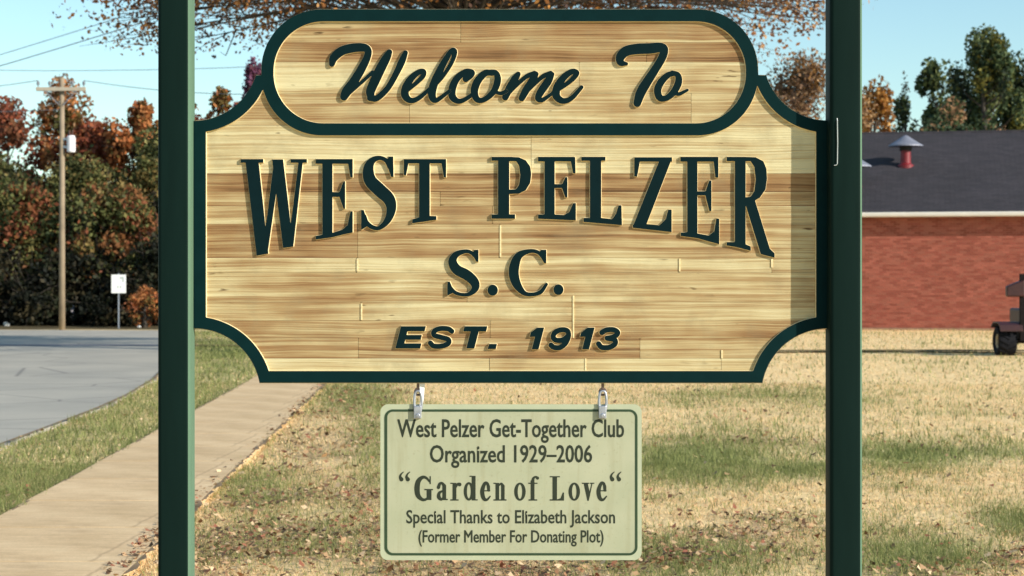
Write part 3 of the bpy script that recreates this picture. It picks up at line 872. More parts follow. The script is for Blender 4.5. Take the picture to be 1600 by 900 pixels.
# ------------------------------------------------------------------ utility pole, wires, road sign, small things
M_POLE = simple('weathered_pole_wood', lin(142,126,104), 0.9, 0.25, 2, 0.4)
up = empty('utility_pole', (-14.2, 60.6, -0.03), 0, 'tall wooden utility pole with crossarm and pale transformer', 'utility pole')
mb = MB(); mb.tube([(0,0,-0.3),(0,0,4),(0,0,7.98)], [0.10,0.088,0.07], 14); mb.build('pole', M_POLE, up, smooth=True)
mb = MB(); mb.box(-0.78, 0.78, -0.20, -0.10, 7.54, 7.66); ca_ = mb.build('crossarm', simple('pale_crossarm_wood', lin(170,160,142), 0.85, 0.1), up); bevel(ca_, 0.01)
for xx in (-0.72, -0.36, 0.36, 0.72):
    mb = MB(); mb.lathe([(0.015,0),(0.015,0.06),(0.05,0.07),(0.04,0.10),(0.055,0.12),(0.03,0.19),(0,0.20)], 10, M=Matrix.Translation((xx,-0.15,7.66)))
    mb.build('insulator', simple('insulator_glaze', lin(110,116,120), 0.3, 0.1), ca_)
for s in (-1, 1):
    mb = MB(); mb.tube([(s*0.5,-0.2,7.55),(s*0.06,-0.1,7.1)], 0.015, 5); mb.build('brace', M_STEEL, up)
mb = MB(); mb.lathe([(0,0.0),(0.12,0.0),(0.135,0.03),(0.135,0.46),(0.11,0.52),(0.0,0.54)], 20, M=Matrix.Translation((0.30,-0.06,5.62)))
tf = mb.build('transformer', simple('pale_grey_enamel', (0.72,0.71,0.74), 0.35, 0.04), up)
for xx in (0.25, 0.35):
    mb = MB(); mb.lathe([(0.02,0),(0.035,0.03),(0.02,0.06),(0.03,0.09),(0.012,0.16),(0,0.17)], 8, M=Matrix.Translation((xx,-0.06,6.15)))
    mb.build('bushing', simple('brown_porcelain', lin(90,60,48), 0.3, 0.1), tf)
for z_ in (5.75, 6.0):
    mb = MB(); mb.box(0.05, 0.2, -0.08, -0.03, z_, z_+0.07); mb.build('bracket', M_STEEL, up)
M_WIRE = simple('wire_black', (0.10,0.11,0.12), 0.6, 0.1, 3, 0)
def wire(a, b, sag, label, rad=0.011):
    a = Vector(a); b = Vector(b)
    t = empty('power_line', a, 0, label, 'power line', 'power lines crossing the sky at left')
    mb = MB(); pts = [a.lerp(b, s)-Vector((0,0,sag*4*s*(1-s)))-a for s in np.linspace(0, 1, 25)]
    mb.tube(pts, rad, 5); mb.build('cable', M_WIRE, t)
def at(px, py, d): return ((px-800)/3000*d, d, EYE-(py-433)/3000*d)
wire(at(-700,150,66), (-14.2-0.72, 60.45, 7.84), 0.5, 'wire from the left edge to the left insulator of the pole')
wire((-14.2+0.72, 60.45, 7.84), at(1000,60,52), 0.9, 'wire from the right insulator of the pole towards the sign')
wire(at(-700,62,75), at(900,70,60), 1.0, 'highest thin wire running level across the left sky')
wire(at(-500,235,80), at(900,-190,42), 0.4, 'lower of two wires climbing to the right above the pole', 0.014)
wire(at(-500,222,80.5), at(900,-215,42.5), 0.4, 'upper of two wires climbing to the right above the pole')
wire((-14.2, 60.6, 6.95), at(-600,95,60), 0.6, 'thin wire leaving the pole just below its crossarm to the left')

rs_ = empty('road_sign', (-12.78, 62.4, -0.03), R(4), 'small white rectangular road sign on a thin grey post', 'road sign')
mb = MB(); mb.box(-0.022, 0.022, -0.02, 0.02, -0.2, 1.80); mb.build('post', M_STEEL, rs_)
mb = MB(); mb.box(-0.235, 0.235, -0.028, -0.022, 1.16, 1.76); sp = mb.build('sign_plate', simple('white_sign_sheet', (0.8,0.82,0.8), 0.4, 0.03), rs_); bevel(sp, 0.002)
M_PRN = simple('grey_sign_print', (0.42,0.46,0.45), 0.6, 0.1)
for (x0,x1,z0,z1) in ((-0.05,0.0,1.32,1.40),(0.04,0.09,1.32,1.40),(0.03,0.17,1.62,1.69),(0.11,0.17,1.52,1.62)):
    mb = MB(); mb.box(x0, x1, -0.0305, -0.0285, z0, z1); mb.build('printed_mark', M_PRN, sp)
# low things at the foot of the trees
t = empty('marker_post', at(113, 503, 66)[:2]+(-0.03,), 0, 'short pale utility marker post right of the utility pole', 'marker post')
mb = MB(); mb.tube([(0,0,-0.1),(0,0,0.30)], 0.05, 10); mb.build('stem', M_RUST, t)
mb = MB(); mb.lathe([(0.08,0.28),(0.085,0.30),(0.085,0.68),(0.06,0.72),(0,0.73)], 14); mb.build('cap', simple('pale_lilac_plastic', (0.5,0.47,0.52), 0.5, 0.05), t)
def rock(px, py, d, w, label):
    p = at(px, py, d); bm = bmesh.new(); bmesh.ops.create_icosphere(bm, subdivisions=3, radius=w)
    rr_ = random.Random(px)
    ph = [rr_.uniform(0, 6) for _ in range(6)]
    for v in bm.verts:
        c = v.co; n_ = 1+0.22*math.sin(c.x/w*3+ph[0])+0.16*math.sin(c.y/w*4+ph[1])+0.14*math.sin(c.z/w*5+ph[2])
        v.co = Vector((c.x*n_, c.y*n_*0.8, c.z*n_*0.75))
    me = bpy.data.meshes.new('pale_rock'); bm.to_mesh(me); bm.free()
    o = link('pale_rock', me, None, simple('pale_limestone', (0.6,0.6,0.57), 0.9, 0.15, 12, 0.4)); o.location = (p[0], d, w*0.4); tag(o, label, 'rock', 'pale rocks at the foot of the trees')
rock(11, 509, 65, 0.11, 'pale rock at the far left edge beyond the road')
rock(33, 507, 66, 0.07, 'greyish rock left of the utility pole')
rock(217, 504, 63, 0.05, 'small white rock below the orange bush')

# ------------------------------------------------------------------ small tractor at the right edge
tx, ty = (1628-800)/3000*40.4, 40.4
trc = empty('small_tractor', (tx, ty, 0), R(0), 'dark maroon small tractor cut by the right edge in front of the brick wall', 'tractor')
M_TYRE = simple('tyre_rubber', (0.010,0.010,0.013), 0.8, 0.3, 30, 0.3, spec=0.15)
M_MAROON = simple('faded_maroon_paint', lin(54,20,18), 0.5, 0.3, 6, 0.1)
M_DARK = simple('dark_iron', (0.012,0.009,0.009), 0.8, 0.3, 20, 0.2, spec=0.1)
def wheel(x, y, rad, wdt, rimr):
    MX = Matrix.Translation((x, y, rad)) @ Matrix.Rotation(R(90), 4, 'Y')
    mb = MB(); hw = wdt/2
    mb.lathe([(rimr,-hw*0.8),(rad*0.82,-hw),(rad*0.93,-hw*0.93),(rad*0.985,-hw*0.6),(rad,0),(rad*0.985,hw*0.6),(rad*0.93,hw*0.93),(rad*0.82,hw),(rimr,hw*0.8)], 32, M=MX)
    nl = 16
    for i in range(nl):
        a = 2*math.pi*i/nl
        for s in (-1, 1):
            Mr = MX @ Matrix.Rotation(a+(0.1 if s > 0 else 0), 4, 'Z') @ Matrix.Translation((rad*0.99, 0, s*hw*0.45)) @ Matrix.Rotation(s*0.5, 4, 'X')
            mb.box(-0.012, 0.016, -0.016, 0.016, -hw*0.48, hw*0.48, M=Mr)
    wh = empty('wheel', (0,0,0)); wh.parent = trc
    mb.build('tyre', M_TYRE, wh)
    mb = MB(); mb.lathe([(0,-0.02),(0.05,-0.02),(rimr*0.7,-0.03),(rimr*0.75,-hw*0.7),(rimr+0.01,-hw*0.8),(rimr+0.01,hw*0.8),(rimr*0.75,hw*0.7),(rimr*0.7,0.03),(0,0.03)], 24, M=MX)
    mb.build('rim', simple('rim_paint', lin(170,150,120), 0.6, 0.2), wh)
wheel(-0.78, 0, 0.305, 0.40, 0.15); wheel(0.78, 0, 0.305, 0.40, 0.15)
wheel(-0.50, 1.35, 0.24, 0.18, 0.11); wheel(0.50, 1.35, 0.24, 0.18, 0.11)
mb = MB(); mb.tube([(-0.8,0,0.31),(0.8,0,0.31)], 0.05, 10); mb.box(-0.24, 0.24, -0.25, 0.3, 0.22, 0.62); mb.box(-0.16, 0.16, 0.3, 1.5, 0.28, 0.5); bevel(mb.build('chassis', M_DARK, trc), 0.02)
mb = MB(); mb.tube([(-0.52,1.35,0.24),(0.52,1.35,0.24)], 0.035, 8); mb.build('front_axle', M_DARK, trc)
mb = MB(); mb.box(-0.27, 0.27, 0.55, 1.62, 0.5, 0.98); bevel(mb.build('hood', M_MAROON, trc), 0.05, 3)
for s in (-1, 1):
    mb = MB()
    pr = [(-0.42,0.60),(-0.36,0.70),(-0.2,0.76),(0.2,0.76),(0.38,0.66)]
    for (ya, za), (yb, zb_) in zip(pr[:-1], pr[1:]):
        x0, x1 = (s*0.50, s*0.98)
        mb.add([(x0,ya,za-0.05),(x1,ya,za-0.05),(x1,yb,zb_-0.05),(x0,yb,zb_-0.05),(x0,ya,za-0.08),(x1,ya,za-0.08),(x1,yb,zb_-0.08),(x0,yb,zb_-0.08)], [(0,1,2,3),(4,5,6,7),(0,1,5,4),(1,2,6,5),(2,3,7,6),(3,0,4,7)])
    mb.build('fender', M_MAROON, trc)
for x_ in (-0.5, 0.3):
    mb = MB(); mb.box(x_, x_+0.2,-0.05,0.05,0.62,0.70); mb.build('fender_bracket', M_DARK, trc)
mb = MB(); mb.box(-0.24, 0.24, -0.30, 0.12, 0.72, 0.80); mb.box(-0.22, 0.22, -0.36, -0.28, 0.78, 1.14); mb.box(-0.08,0.08,-0.15,0.05,0.6,0.72); bevel(mb.build('seat', M_DARK, trc), 0.03, 3)
mb = MB(); mb.tube([(0,0.5,0.9),(0,0.34,1.18)], 0.018, 8)
ring = [(0.19*math.cos(t), 0.34+0.19*math.sin(t)*0.5, 1.18+0.19*math.sin(t)*0.85*0.35) for t in np.linspace(0, 2*math.pi, 25)]
mb.tube(ring, 0.014, 6); mb.tube([ring[0], ring[12]], 0.01, 5); mb.build('steering_wheel', M_DARK, trc)
mb = MB()
for s in (-1, 1): mb.box(s*0.49-0.05, s*0.49+0.05, -0.34, -0.24, 0.32, 1.66)
mb.box(-0.44, 0.44, -0.33, -0.26, 0.45, 1.0)
mb.box(-0.54, 0.54, -0.34, -0.24, 1.66, 1.72); mb.box(-0.48, 0.48, -0.34, -0.26, 1.30, 1.36)
mb.build('roll_bar', M_DARK, trc)
for s in (-1, 1):
    mb = MB()
    mb.add([(s*0.46,-0.42,1.24),(s*0.84,-0.40,1.24),(s*0.84,-0.40,1.46),(s*0.46,-0.42,1.60),(s*0.46,-0.1,1.24),(s*0.80,-0.1,1.24),(s*0.80,-0.1,1.46),(s*0.46,-0.1,1.60)],
           [(0,1,2,3),(4,5,6,7),(0,1,5,4),(1,2,6,5),(2,3,7,6),(3,0,4,7)])
    bevel(mb.build('side_box', M_MAROON, trc), 0.03, 3)
for x_ in (-0.36, 0.24):
    mb = MB(); mb.box(x_, x_+0.12, -0.36, -0.31, 1.40, 1.52); mb.build('rear_lamp', simple('amber_lens', lin(150,110,40), 0.3, 0.1), trc)

# ------------------------------------------------------------------ THE WELCOME SIGN
ORG = (0.0, SY, 0.0)
sign = empty('welcome_sign', ORG, 0, 'carved wooden West Pelzer welcome sign with green border between two green posts', 'sign')
PF = 5.93                                  # front face of the posts
def post(x0, x1):
    w_ = (x1-x0)/2; d_ = 0.05; rr_ = 0.014
    out = []
    for cx, cy, a0 in ((w_-rr_, d_-rr_, 0), (-w_+rr_, d_-rr_, 90), (-w_+rr_, -d_+rr_, 180), (w_-rr_, -d_+rr_, 270)):
        for t in range(0, 91, 15):
            a = R(a0+t); out.append((cx+rr_*math.cos(a), cy+rr_*math.sin(a)))
    n = len(out); mb = MB()
    zs = [-0.5, 0.6, 1.2, 1.8, 2.4, 2.86]
    vs = [(x, y, z) for z in zs for x, y in out]
    fs = [(j*n+i, j*n+(i+1)%n, (j+1)*n+(i+1)%n, (j+1)*n+i) for j in range(len(zs)-1) for i in range(n)]
    mb.add(vs, fs); mb.add([(x, y, zs[-1]) for x, y in out], [tuple(range(n))])
    p = mb.build('post', [M_POST, M_LIT_SIDE], sign, normals=False)
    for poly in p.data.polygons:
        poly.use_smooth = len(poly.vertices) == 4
        if abs(poly.normal.x) > 0.55 and poly.center.x > 0: poly.material_index = 1  # sunward side and corners take the green with light painted in
    p.location = ((x0+x1)/2, PF+0.05-SY, 0)
    mb = MB(); mb.box(-w_-0.006, w_+0.006, -d_-0.006, d_+0.006, 2.862, 2.885); mb.add([(-w_,-d_,2.885),(w_,-d_,2.885),(w_,d_,2.885),(-w_,d_,2.885),(0,0,2.92)], [(0,1,4),(1,2,4),(2,3,4),(3,0,4)])
    mb.build('post_cap', M_POST, p)
    return p
pl = post((246-800)/3000*PF, (297-800)/3000*PF)
pr = post((1297-800)/3000*PF, (1348-800)/3000*PF)
# small bent wire staple on the right post
mb = MB(); hx = (1308-800)/3000*PF-pr.location.x; zt = EYE-(190-433)/3000*PF; zb2 = EYE-(258-433)/3000*PF
mb.tube([(hx,-0.049,zt+0.01),(hx,-0.0535,zt),(hx+0.001,-0.0535,(zt+zb2)/2),(hx,-0.0535,zb2+0.004),(hx-0.003,-0.0535,zb2),(hx-0.010,-0.0535,zb2-0.001)], 0.0016, 8)
mb.build('wire_staple', simple('bare_bright_wire', (0.5,0.52,0.5), 0.4, 0.1, 30, 0, 0.5), pr)

def circ(cx, cy, r_, X, Y): return np.hypot(X-cx, Y-cy)-r_
def rect(x0, y0, x1, y1, X, Y):
    dx = np.maximum(x0-X, X-x1); dy = np.maximum(y0-Y, Y-y1)
    return np.where((dx > 0) & (dy > 0), np.hypot(np.maximum(dx,0), np.maximum(dy,0)), np.maximum(dx, dy))
def pill(x0, y0, x1, y1, r_, X, Y):
    cx = (x0+x1)/2; cy = (y0+y1)/2
    qx = np.abs(X-cx)-(x1-x0)/2+r_; qy = np.abs(Y-cy)-(y1-y0)/2+r_
    return np.hypot(np.maximum(qx,0), np.maximum(qy,0))+np.minimum(np.maximum(qx,qy),0)-r_
L0, R0 = 304, 1293
def main_shape(X, Y, b=0):
    d = rect(L0+b, 118, R0-b, 598-b, X, Y)
    for cx, cy, r_ in ((L0, 88, 101), (R0, 88, 101), (L0, 617, 104), (R0, 617, 104)):
        d = np.maximum(d, -circ(cx, cy, r_+b, X, Y))
    return d
def pill_o(X, Y, b=0): return pill(409+b, 15+b, 1184-b, 212-b, 95-b*0.9, X, Y)
def outer(X, Y): return np.minimum(main_shape(X, Y), pill_o(X, Y))
def band(X, Y):
    inner_main = np.maximum(main_shape(X, Y, 18.5), -pill_o(X, Y))
    inner_pill = pill_o(X, Y, 19)
    return np.maximum(outer(X, Y), -np.minimum(inner_main, inner_pill))
RAISE = 0.009
relief('border_frame', band, (300, 10, 1297, 602), 1.0, SY-RAISE, SY+0.001, 0.9, [M_FRAME, M_CUT], sign, ORG, 0.08)
# painted outer rim of the board
rim = lambda X, Y: np.maximum(outer(X, Y)-0.9, -(outer(X, Y)+3))
relief('board_edge', rim, (300, 8, 1297, 604), 1.0, SY-0.0005, SY+0.040, 0.0, [M_FRAME, M_FRAME], sign, ORG, 0.1)
relief('backing', lambda X, Y: outer(X, Y)+3, (300, 10, 1297, 602), 2.0, SY+0.020, SY+0.038, 0.0, [M_CUT, M_CUT], sign, ORG, 0.2, back=True)
# glued-up planks: rows (y0, y1) with butt joints and tone (0 pale .. 1 brown)
ROWS = [
 (12, 66, [(400, 720, .42), (720, 1190, .48)]), (66, 97, [(400, 1010, .60), (1010, 1190, .66)]), (97, 146, [(400, 905, .10), (905, 1190, .16)]),
 (146, 196, [(300, 640, .44), (640, 1080, .36), (1080, 1296, .30)]), (196, 271, [(300, 830, .08), (830, 1296, .10)]),
 (271, 300, [(300, 1296, .78)]), (300, 322, [(300, 688, .52), (688, 1296, .55)]), (322, 350, [(300, 770, .36), (770, 1296, .26)]),
 (350, 403, [(300, 559, .70), (559, 781, .58), (781, 1296, .46)]), (403, 426, [(300, 557, .32), (557, 1061, .22), (1061, 1206, .2), (1206, 1296, .3)]),
 (426, 472, [(300, 730, .50), (730, 1296, .40)]), (472, 501, [(300, 564, .36), (564, 895, .20), (895, 1296, .26)]),
 (501, 528, [(300, 766, .55), (766, 894, .50), (894, 1296, .52)]), (528, 560, [(300, 560, .52), (560, 1000, .60), (1000, 1296, .42)]),
 (560, 596, [(300, 765, .10), (765, 914, .12), (914, 1127, .14), (1127, 1296, .2)])]
rp = random.Random(3)
for (y0, y1, segs) in ROWS:
    rowr = rp.random()
    for (x0, x1, tone) in segs:
        f = lambda X, Y, a=(x0, y0, x1, y1): np.maximum(outer(X, Y)+2.5, rect(a[0]+0.25, a[1]+0.12, a[2]-0.25, a[3]-0.12, X, Y))
        dz = rp.uniform(-0.0006, 0.0006)
        o = relief('plank', f, (x0, y0, x1, y1), 1.0, SY+dz, SY+0.019, 0.0, [M_WOOD, M_WOOD], sign, ORG, 0.1)
        if o: o.color = (tone, rowr, rp.random()*0.25, 1)
# raised end-grain plugs and slivers left standing at some butt joints
for (x, y0, y1) in ((781,352,402),(557.5,405,424),(1061,404,424),(1205,404,418),(564,474,500),(895,462,528),(914,560,580),(1127,547,560)):
    mb = MB(); mb.box(WX(x-0.2), WX(x+2.2), -0.0022, 0.001, WZ(y1), WZ(y0)); o = mb.build('joint_sliver', M_CUT, sign)

LN = [0]
def put_letter(ch, g_, mat=M_LETTER):
    bb = g_.bbox()
    LN[0] += 1; o = relief('letter', g_.sdf, bb, 0.5, SY-0.0075-0.0003*(LN[0] % 2)-0.00005*(LN[0] % 7), SY+0.0005, 0.9, [mat, M_CUT], sign, ORG, 0.05)
    if o: o['label'] = 'raised dark green letter '+ch
    return o
Z1 = dict(ox=360, oy=220, sc=3.636, base=0.4)
Z2 = dict(ox=760, oy=220, sc=2.963, base=0.4)
put_letter('W', G(**Z1).B(62,106,188,124).P((88,110),(160,110),(216,640),(152,652)).P((240,108),(300,108),(358,600),(302,608)).P((190,600),(212,640),(276,190),(246,150))
           .P((335,560),(358,600),(412,120),(390,120)).B(345,106,435,124))
put_letter('E', G(**Z1).P((525,108),(580,108),(580,545),(525,552)).B(487,106,695,130).P((668,108),(695,108),(695,208),(684,208)).B(570,293,640,318)
           .P((645,232),(652,232),(652,385),(645,385),(622,320),(622,292)).P((487,542),(580,525),(640,505),(668,480),(684,402),(695,402),(695,520),(640,532),(580,547),(487,560)))
put_letter('S', G(**Z1).K((905,150,10),(885,112,11),(845,98,11),(805,116,18),(785,160,28),(795,225,34),(850,282,36),(900,330,33),(915,385,26),(895,450,18),(850,494,11),(810,492,11),(775,465,12),(762,430,11))
           .P((900,92),(925,92),(927,205),(915,205),(890,130)).P((745,505),(745,395),(758,395),(785,480)))
put_letter('T', G(**Z1).P((1074,108),(1132,108),(1132,450),(1074,455)).B(987,106,1225,128).P((987,108),(1015,108),(998,195),(987,195)).P((1198,108),(1225,108),(1225,207),(1214,207))
           .P((1035,448),(1074,436),(1132,428),(1170,430),(1170,448),(1035,468)))
put_letter('P', G(**Z2).B(55,80,105,355).B(25,76,120,92).B(25,342,132,360).P((100,76),(150,78),(182,92),(202,120),(207,155),(202,195),(182,228),(150,244),(100,246),(100,228),(138,226),(152,205),(158,160),(152,115),(138,94),(100,94)))
put_letter('E', G(**Z2).B(270,80,315,355).B(240,76,408,95).P((388,78),(410,78),(412,150),(402,150)).B(310,202,365,218).P((366,170),(374,170),(374,262),(366,262),(352,222),(352,200))
           .P((240,342),(310,342),(360,345),(385,330),(402,290),(413,290),(413,368),(240,360)))
put_letter('L', G(**Z2).B(480,80,530,368).B(440,76,550,92).P((450,362),(530,362),(580,366),(600,340),(612,300),(624,300),(626,386),(530,376),(450,372)).P((450,358),(530,358),(580,364),(626,372),(626,390),(450,375)))
put_letter('Z', G(**Z2).B(685,78,858,96).P((685,78),(712,78),(697,165),(685,165)).P((802,90),(858,80),(735,398),(678,398)).P((678,390),(735,386),(800,392),(830,365),(842,320),(856,320),(856,422),(678,402)))
put_letter('E', G(**Z2).P((930,80),(975,80),(975,440),(930,440)).B(898,76,1072,96).P((1050,78),(1072,78),(1072,170),(1060,170)).B(970,235,1025,252).P((1032,185),(1040,185),(1040,325),(1032,325),(1015,258),(1015,232))
           .P((900,426),(930,424),(975,430),(1030,440),(1055,420),(1064,360),(1076,362),(1076,478),(975,450),(900,440)))
put_letter('R', G(**Z2).P((1150,80),(1198,80),(1198,488),(1150,480)).B(1112,76,1200,94).P((1190,76),(1245,78),(1280,96),(1294,130),(1297,175),(1290,225),(1265,262),(1235,280),(1190,282),(1190,264),(1222,260),(1240,235),(1247,180),(1240,120),(1222,94),(1190,94))
           .P((1192,272),(1240,272),(1310,500),(1332,522),(1332,540),(1270,524)).P((1112,470),(1150,470),(1198,480),(1222,490),(1222,508),(1150,490),(1112,484)))
Z3 = dict(ox=560, oy=370, sc=3.478, base=0.4)
put_letter('S', G(**Z3).K((640,112,8),(610,84,9),(575,80,10),(530,98,16),(512,135,22),(535,178,26),(590,208,27),(630,245,24),(635,280,18),(605,310,10),(565,314,8),(525,302,9),(498,272,8))
           .P((630,72),(652,72),(652,135),(642,135),(620,95)).P((485,318),(485,245),(497,245),(520,300)))
put_letter('full stop', G(**Z3).E(730,290,27,29))
put_letter('C', G(**Z3).K((1008,118,8),(975,84,9),(930,78,10),(875,100,18),(850,150,25),(845,205,26),(862,260,22),(900,305,12),(945,313,9),(990,300,10),(1022,258,7))
           .P((995,72),(1020,72),(1020,142),(1010,142),(980,90)))
put_letter('full stop', G(**Z3).E(1087,287,26,28))
def ital(x0, x1, y0=487, y1=605):
    sh = 30/118
    def f(u, v): return (x0+(x1-x0-30)*u+(1-v)*30, y0+(y1-y0)*v)
    return f
f = ital(203,366); TH = 0.21
g_ = G(**Z3); q = lambda *p: g_.P(*[f(*a) for a in p])
q((0,0),(.30,0),(.30,1),(0,1)); q((0,0),(1,0),(1,TH),(0,TH)); q((0,.40),(.93,.40),(.93,.60),(0,.60)); q((0,1-TH),(1,1-TH),(1,1),(0,1)); put_letter('E', g_)
f = ital(372,530); r_ = 12.5
g_ = G(**Z3).K(*[f(*a)+(r_,) for a in ((.88,.22),(.7,.11),(.35,.10),(.14,.22),(.18,.40),(.5,.50),(.82,.60),(.86,.78),(.62,.90),(.28,.90),(.10,.76))]); put_letter('S', g_)
f = ital(548,700); g_ = G(**Z3); q((0,0),(1,0),(1,.22),(0,.22)); q((.33,0),(.67,0),(.67,1),(.33,1)); put_letter('T', g_)
put_letter('full stop', G(**Z3).P((712,583),(752,583),(746,608),(704,608)))
def one(x0, x1, y0=494, y1=610):
    f = ital(x0, x1, y0, y1); g_ = G(**Z3)
    g_.P(f(.45,0), f(1,0), f(1,1), f(.45,1)).P(f(0,.22), f(.45,0), f(.6,0), f(.6,.40), f(0,.42)); return g_
put_letter('1', one(915,1008)); put_letter('1', one(1188,1282))
f = ital(1028,1165,494,612)
put_letter('9', G(**Z3).K(*[f(*a)+(13,) for a in ((.12,.80),(.3,.90),(.62,.90),(.84,.68),(.88,.35),(.74,.13),(.40,.10),(.14,.24),(.14,.46),(.36,.58),(.68,.55),(.85,.40))]))
f = ital(1288,1432,494,612)
put_letter('3', G(**Z3).K(*[f(*a)+(13,) for a in ((.10,.22),(.30,.10),(.66,.10),(.86,.24),(.72,.42),(.42,.48))]).K(*[f(*a)+(13,) for a in ((.42,.48),(.78,.54),(.86,.74),(.64,.90),(.28,.90),(.08,.74))]))
# script: Welcome To
Z5 = dict(ox=490, oy=50, sc=3.721, base=1.2)
put_letter('W', G(**Z5).K((108,188,12),(120,150,20),(165,112,22),(230,94,22),(290,92,20),(318,108,16),(312,150,17),(280,215,20),(235,290,22),(195,345,24),(178,378,18))
           .K((178,382,10),(215,350,7),(290,285,6),(345,235,7)).K((442,118,12),(425,150,20),(390,215,24),(355,290,24),(332,345,22),(335,382,16)).K((330,385,14),(370,385,14),(430,330,13),(480,245,14),(515,170,16),(535,122,10)))
put_letter('e', G(**Z5).K((548,338,8),(595,300,8),(635,260,10),(640,232,11),(610,236,12),(565,275,16),(535,330,19),(535,375,18),(570,400,12),(620,380,9),(690,318,6)))
put_letter('l', G(**Z5).K((700,318,6),(750,262,7),(800,185,8),(822,120,10),(805,108,9),(770,160,14),(725,245,18),(695,320,20),(690,375,18),(715,398,10),(790,345,6)))
put_letter('c', G(**Z5).K((885,275,14),(915,250,15),(920,234,11),(885,232,12),(835,270,16),(808,325,18),(808,378,17),(845,404,11),(895,385,8),(945,345,6)))
put_letter('o', G(**Z5).K((1040,242,10),(1000,240,15),(955,285,18),(935,345,18),(950,392,14),(990,395,11),(1045,350,14),(1070,285,16),(1060,240,12),(1020,232,8)).K((1050,345,5),(1085,358,7),(1120,345,6)))
put_letter('m', G(**Z5).K((1190,246,10),(1172,272,17),(1140,325,18),(1115,380,15)).K((1118,378,6),(1170,320,7),(1235,262,9),(1285,242,11)).K((1293,246,11),(1272,285,18),(1238,335,18),(1210,385,15))
           .K((1212,382,6),(1262,325,7),(1330,262,9),(1378,242,11)).K((1385,248,11),(1362,290,18),(1325,342,18),(1305,385,14),(1330,396,9),(1385,360,5)))
put_letter('e', G(**Z5).K((1390,355,6),(1450,318,8),(1505,275,10),(1530,240,11),(1500,232,12),(1450,270,16),(1415,325,19),(1412,375,18),(1450,402,13),(1500,385,10),(1558,322,7)))
Z6 = dict(ox=920, oy=50, sc=5.293, base=0.8)
put_letter('T', G(**Z6).K((310,265,10),(262,255,24),(262,205,34),(310,160,38),(400,142,40),(500,138,40),(590,130,36),(622,150,30),(605,215,30),(555,300,30),(490,400,34),(430,500,36),(400,590,28)))
put_letter('o', G(**Z6).K((720,345,14),(660,355,20),(600,410,26),(568,480,27),(585,545,24),(640,548,20),(700,500,24),(740,420,26),(735,360,20),(690,335,12)).K((690,490,10),(740,515,12),(815,482,7)))

# ------------------------------------------------------------------ the hanging plaque
PY = SY+0.012
plq = empty('hanging_plaque', (WX(799), PY, WZ(752)), 0, 'pale green rectangular plaque hanging on two links below the welcome sign', 'plaque')
PO = (WX(799), PY, WZ(752))
pan = relief('plate', lambda X, Y: pill(594,632,1003,876,12,X,Y), (594,632,1003,876), 1.0, PY-0.0015, PY+0.0015, 0.0, [M_PLAQUE_EDGE, M_PLAQUE_EDGE], plq, PO, 0.05, back=True)
relief('inner_field', lambda X, Y: pill(605,644,992,864.5,9,X,Y), (605,644,992,865), 1.0, PY-0.0021, PY-0.0015, 0.0, [M_PLAQUE, M_PLAQUE], pan, PO, 0.05)
relief('border_line', lambda X, Y: np.maximum(pill(600.5,640,996.5,868.5,13,X,Y), -pill(604.5,643.5,992.5,865,9.5,X,Y)), (600,640,997,869), 0.5, PY-0.0026, PY-0.0015, 0.0, [M_PLINE, M_PLINE], pan, PO, 0.04)
def sd_multi(polys, X, Y):
    ad = np.full(X.shape, 1e9); par = np.ones(X.shape)
    for P in polys:
        d = sd_poly(P, X, Y); ad = np.minimum(ad, np.abs(d)); par = np.where(d < 0, -par, par)
    return ad*par
def textline(s_, x0, x1, yb, cap, fat=0.3):
    """sans lettering fitted to x0..x1, baseline yb, cap height px; every letter its own piece"""
    cu = bpy.data.curves.new('text', 'FONT'); cu.body = s_; cu.size = 1; cu.resolution_u = 3
    o = bpy.data.objects.new('tmp', cu); C.objects.link(o)
    bpy.context.view_layer.update()
    me = bpy.data.meshes.new_from_object(o.evaluated_get(bpy.context.evaluated_depsgraph_get()))
    bpy.data.objects.remove(o)
    bm = bmesh.new(); bm.from_mesh(me); bmesh.ops.remove_doubles(bm, verts=bm.verts, dist=1e-5)
    xs_ = [v.co.x for v in bm.verts]; mnx, mxx = min(xs_), max(xs_)
    loops = []; done = set()
    for e in bm.edges:
        if len(e.link_faces) != 1 or e in done: continue
        L = []; v = e.verts[0]; cur = e
        while cur and cur not in done:
            done.add(cur); L.append(v); v = cur.other_vert(v)
            nx_ = [q for q in v.link_edges if len(q.link_faces) == 1 and q not in done]
            cur = nx_[0] if nx_ else None
        loops.append([(x0+(v.co.x-mnx)/(mxx-mnx)*(x1-x0), yb-v.co.y/CAPH*cap) for v in L])
    bm.free(); bpy.data.meshes.remove(me)
    groups = []
    for L in sorted(loops, key=lambda L: min(p[0] for p in L)):
        a, b = min(p[0] for p in L), max(p[0] for p in L)
        for g_ in groups:
            ov = min(b, g_[1])-max(a, g_[0])
            if ov > 0.6*min(b-a, g_[1]-g_[0]): g_[0] = min(a, g_[0]); g_[1] = max(b, g_[1]); g_[2].append(L); break
        else: groups.append([a, b, [L]])
    t = empty('text_line', (0,0,0)); t.parent = plq; t['label'] = 'printed line reading '+s_
    for a, b, Ls in groups:
        ys_ = [p[1] for L in Ls for p in L]
        relief('letter', lambda X, Y, Ls=Ls: sd_multi(Ls, X, Y)-fat, (a-1, min(ys_)-1, b+1, max(ys_)+1), 0.25, PY-0.0027, PY-0.0015, 0.0, [M_PTEXT, M_PTEXT], t, PO, 0.03)
CAPH = None
cu = bpy.data.curves.new('probe', 'FONT'); cu.body = 'H'; o = bpy.data.objects.new('probe', cu); C.objects.link(o); bpy.context.view_layer.update()
CAPH = o.dimensions.y; bpy.data.objects.remove(o)
textline('West Pelzer Get-Together Club', 621, 975, 683, 27, 0.55)
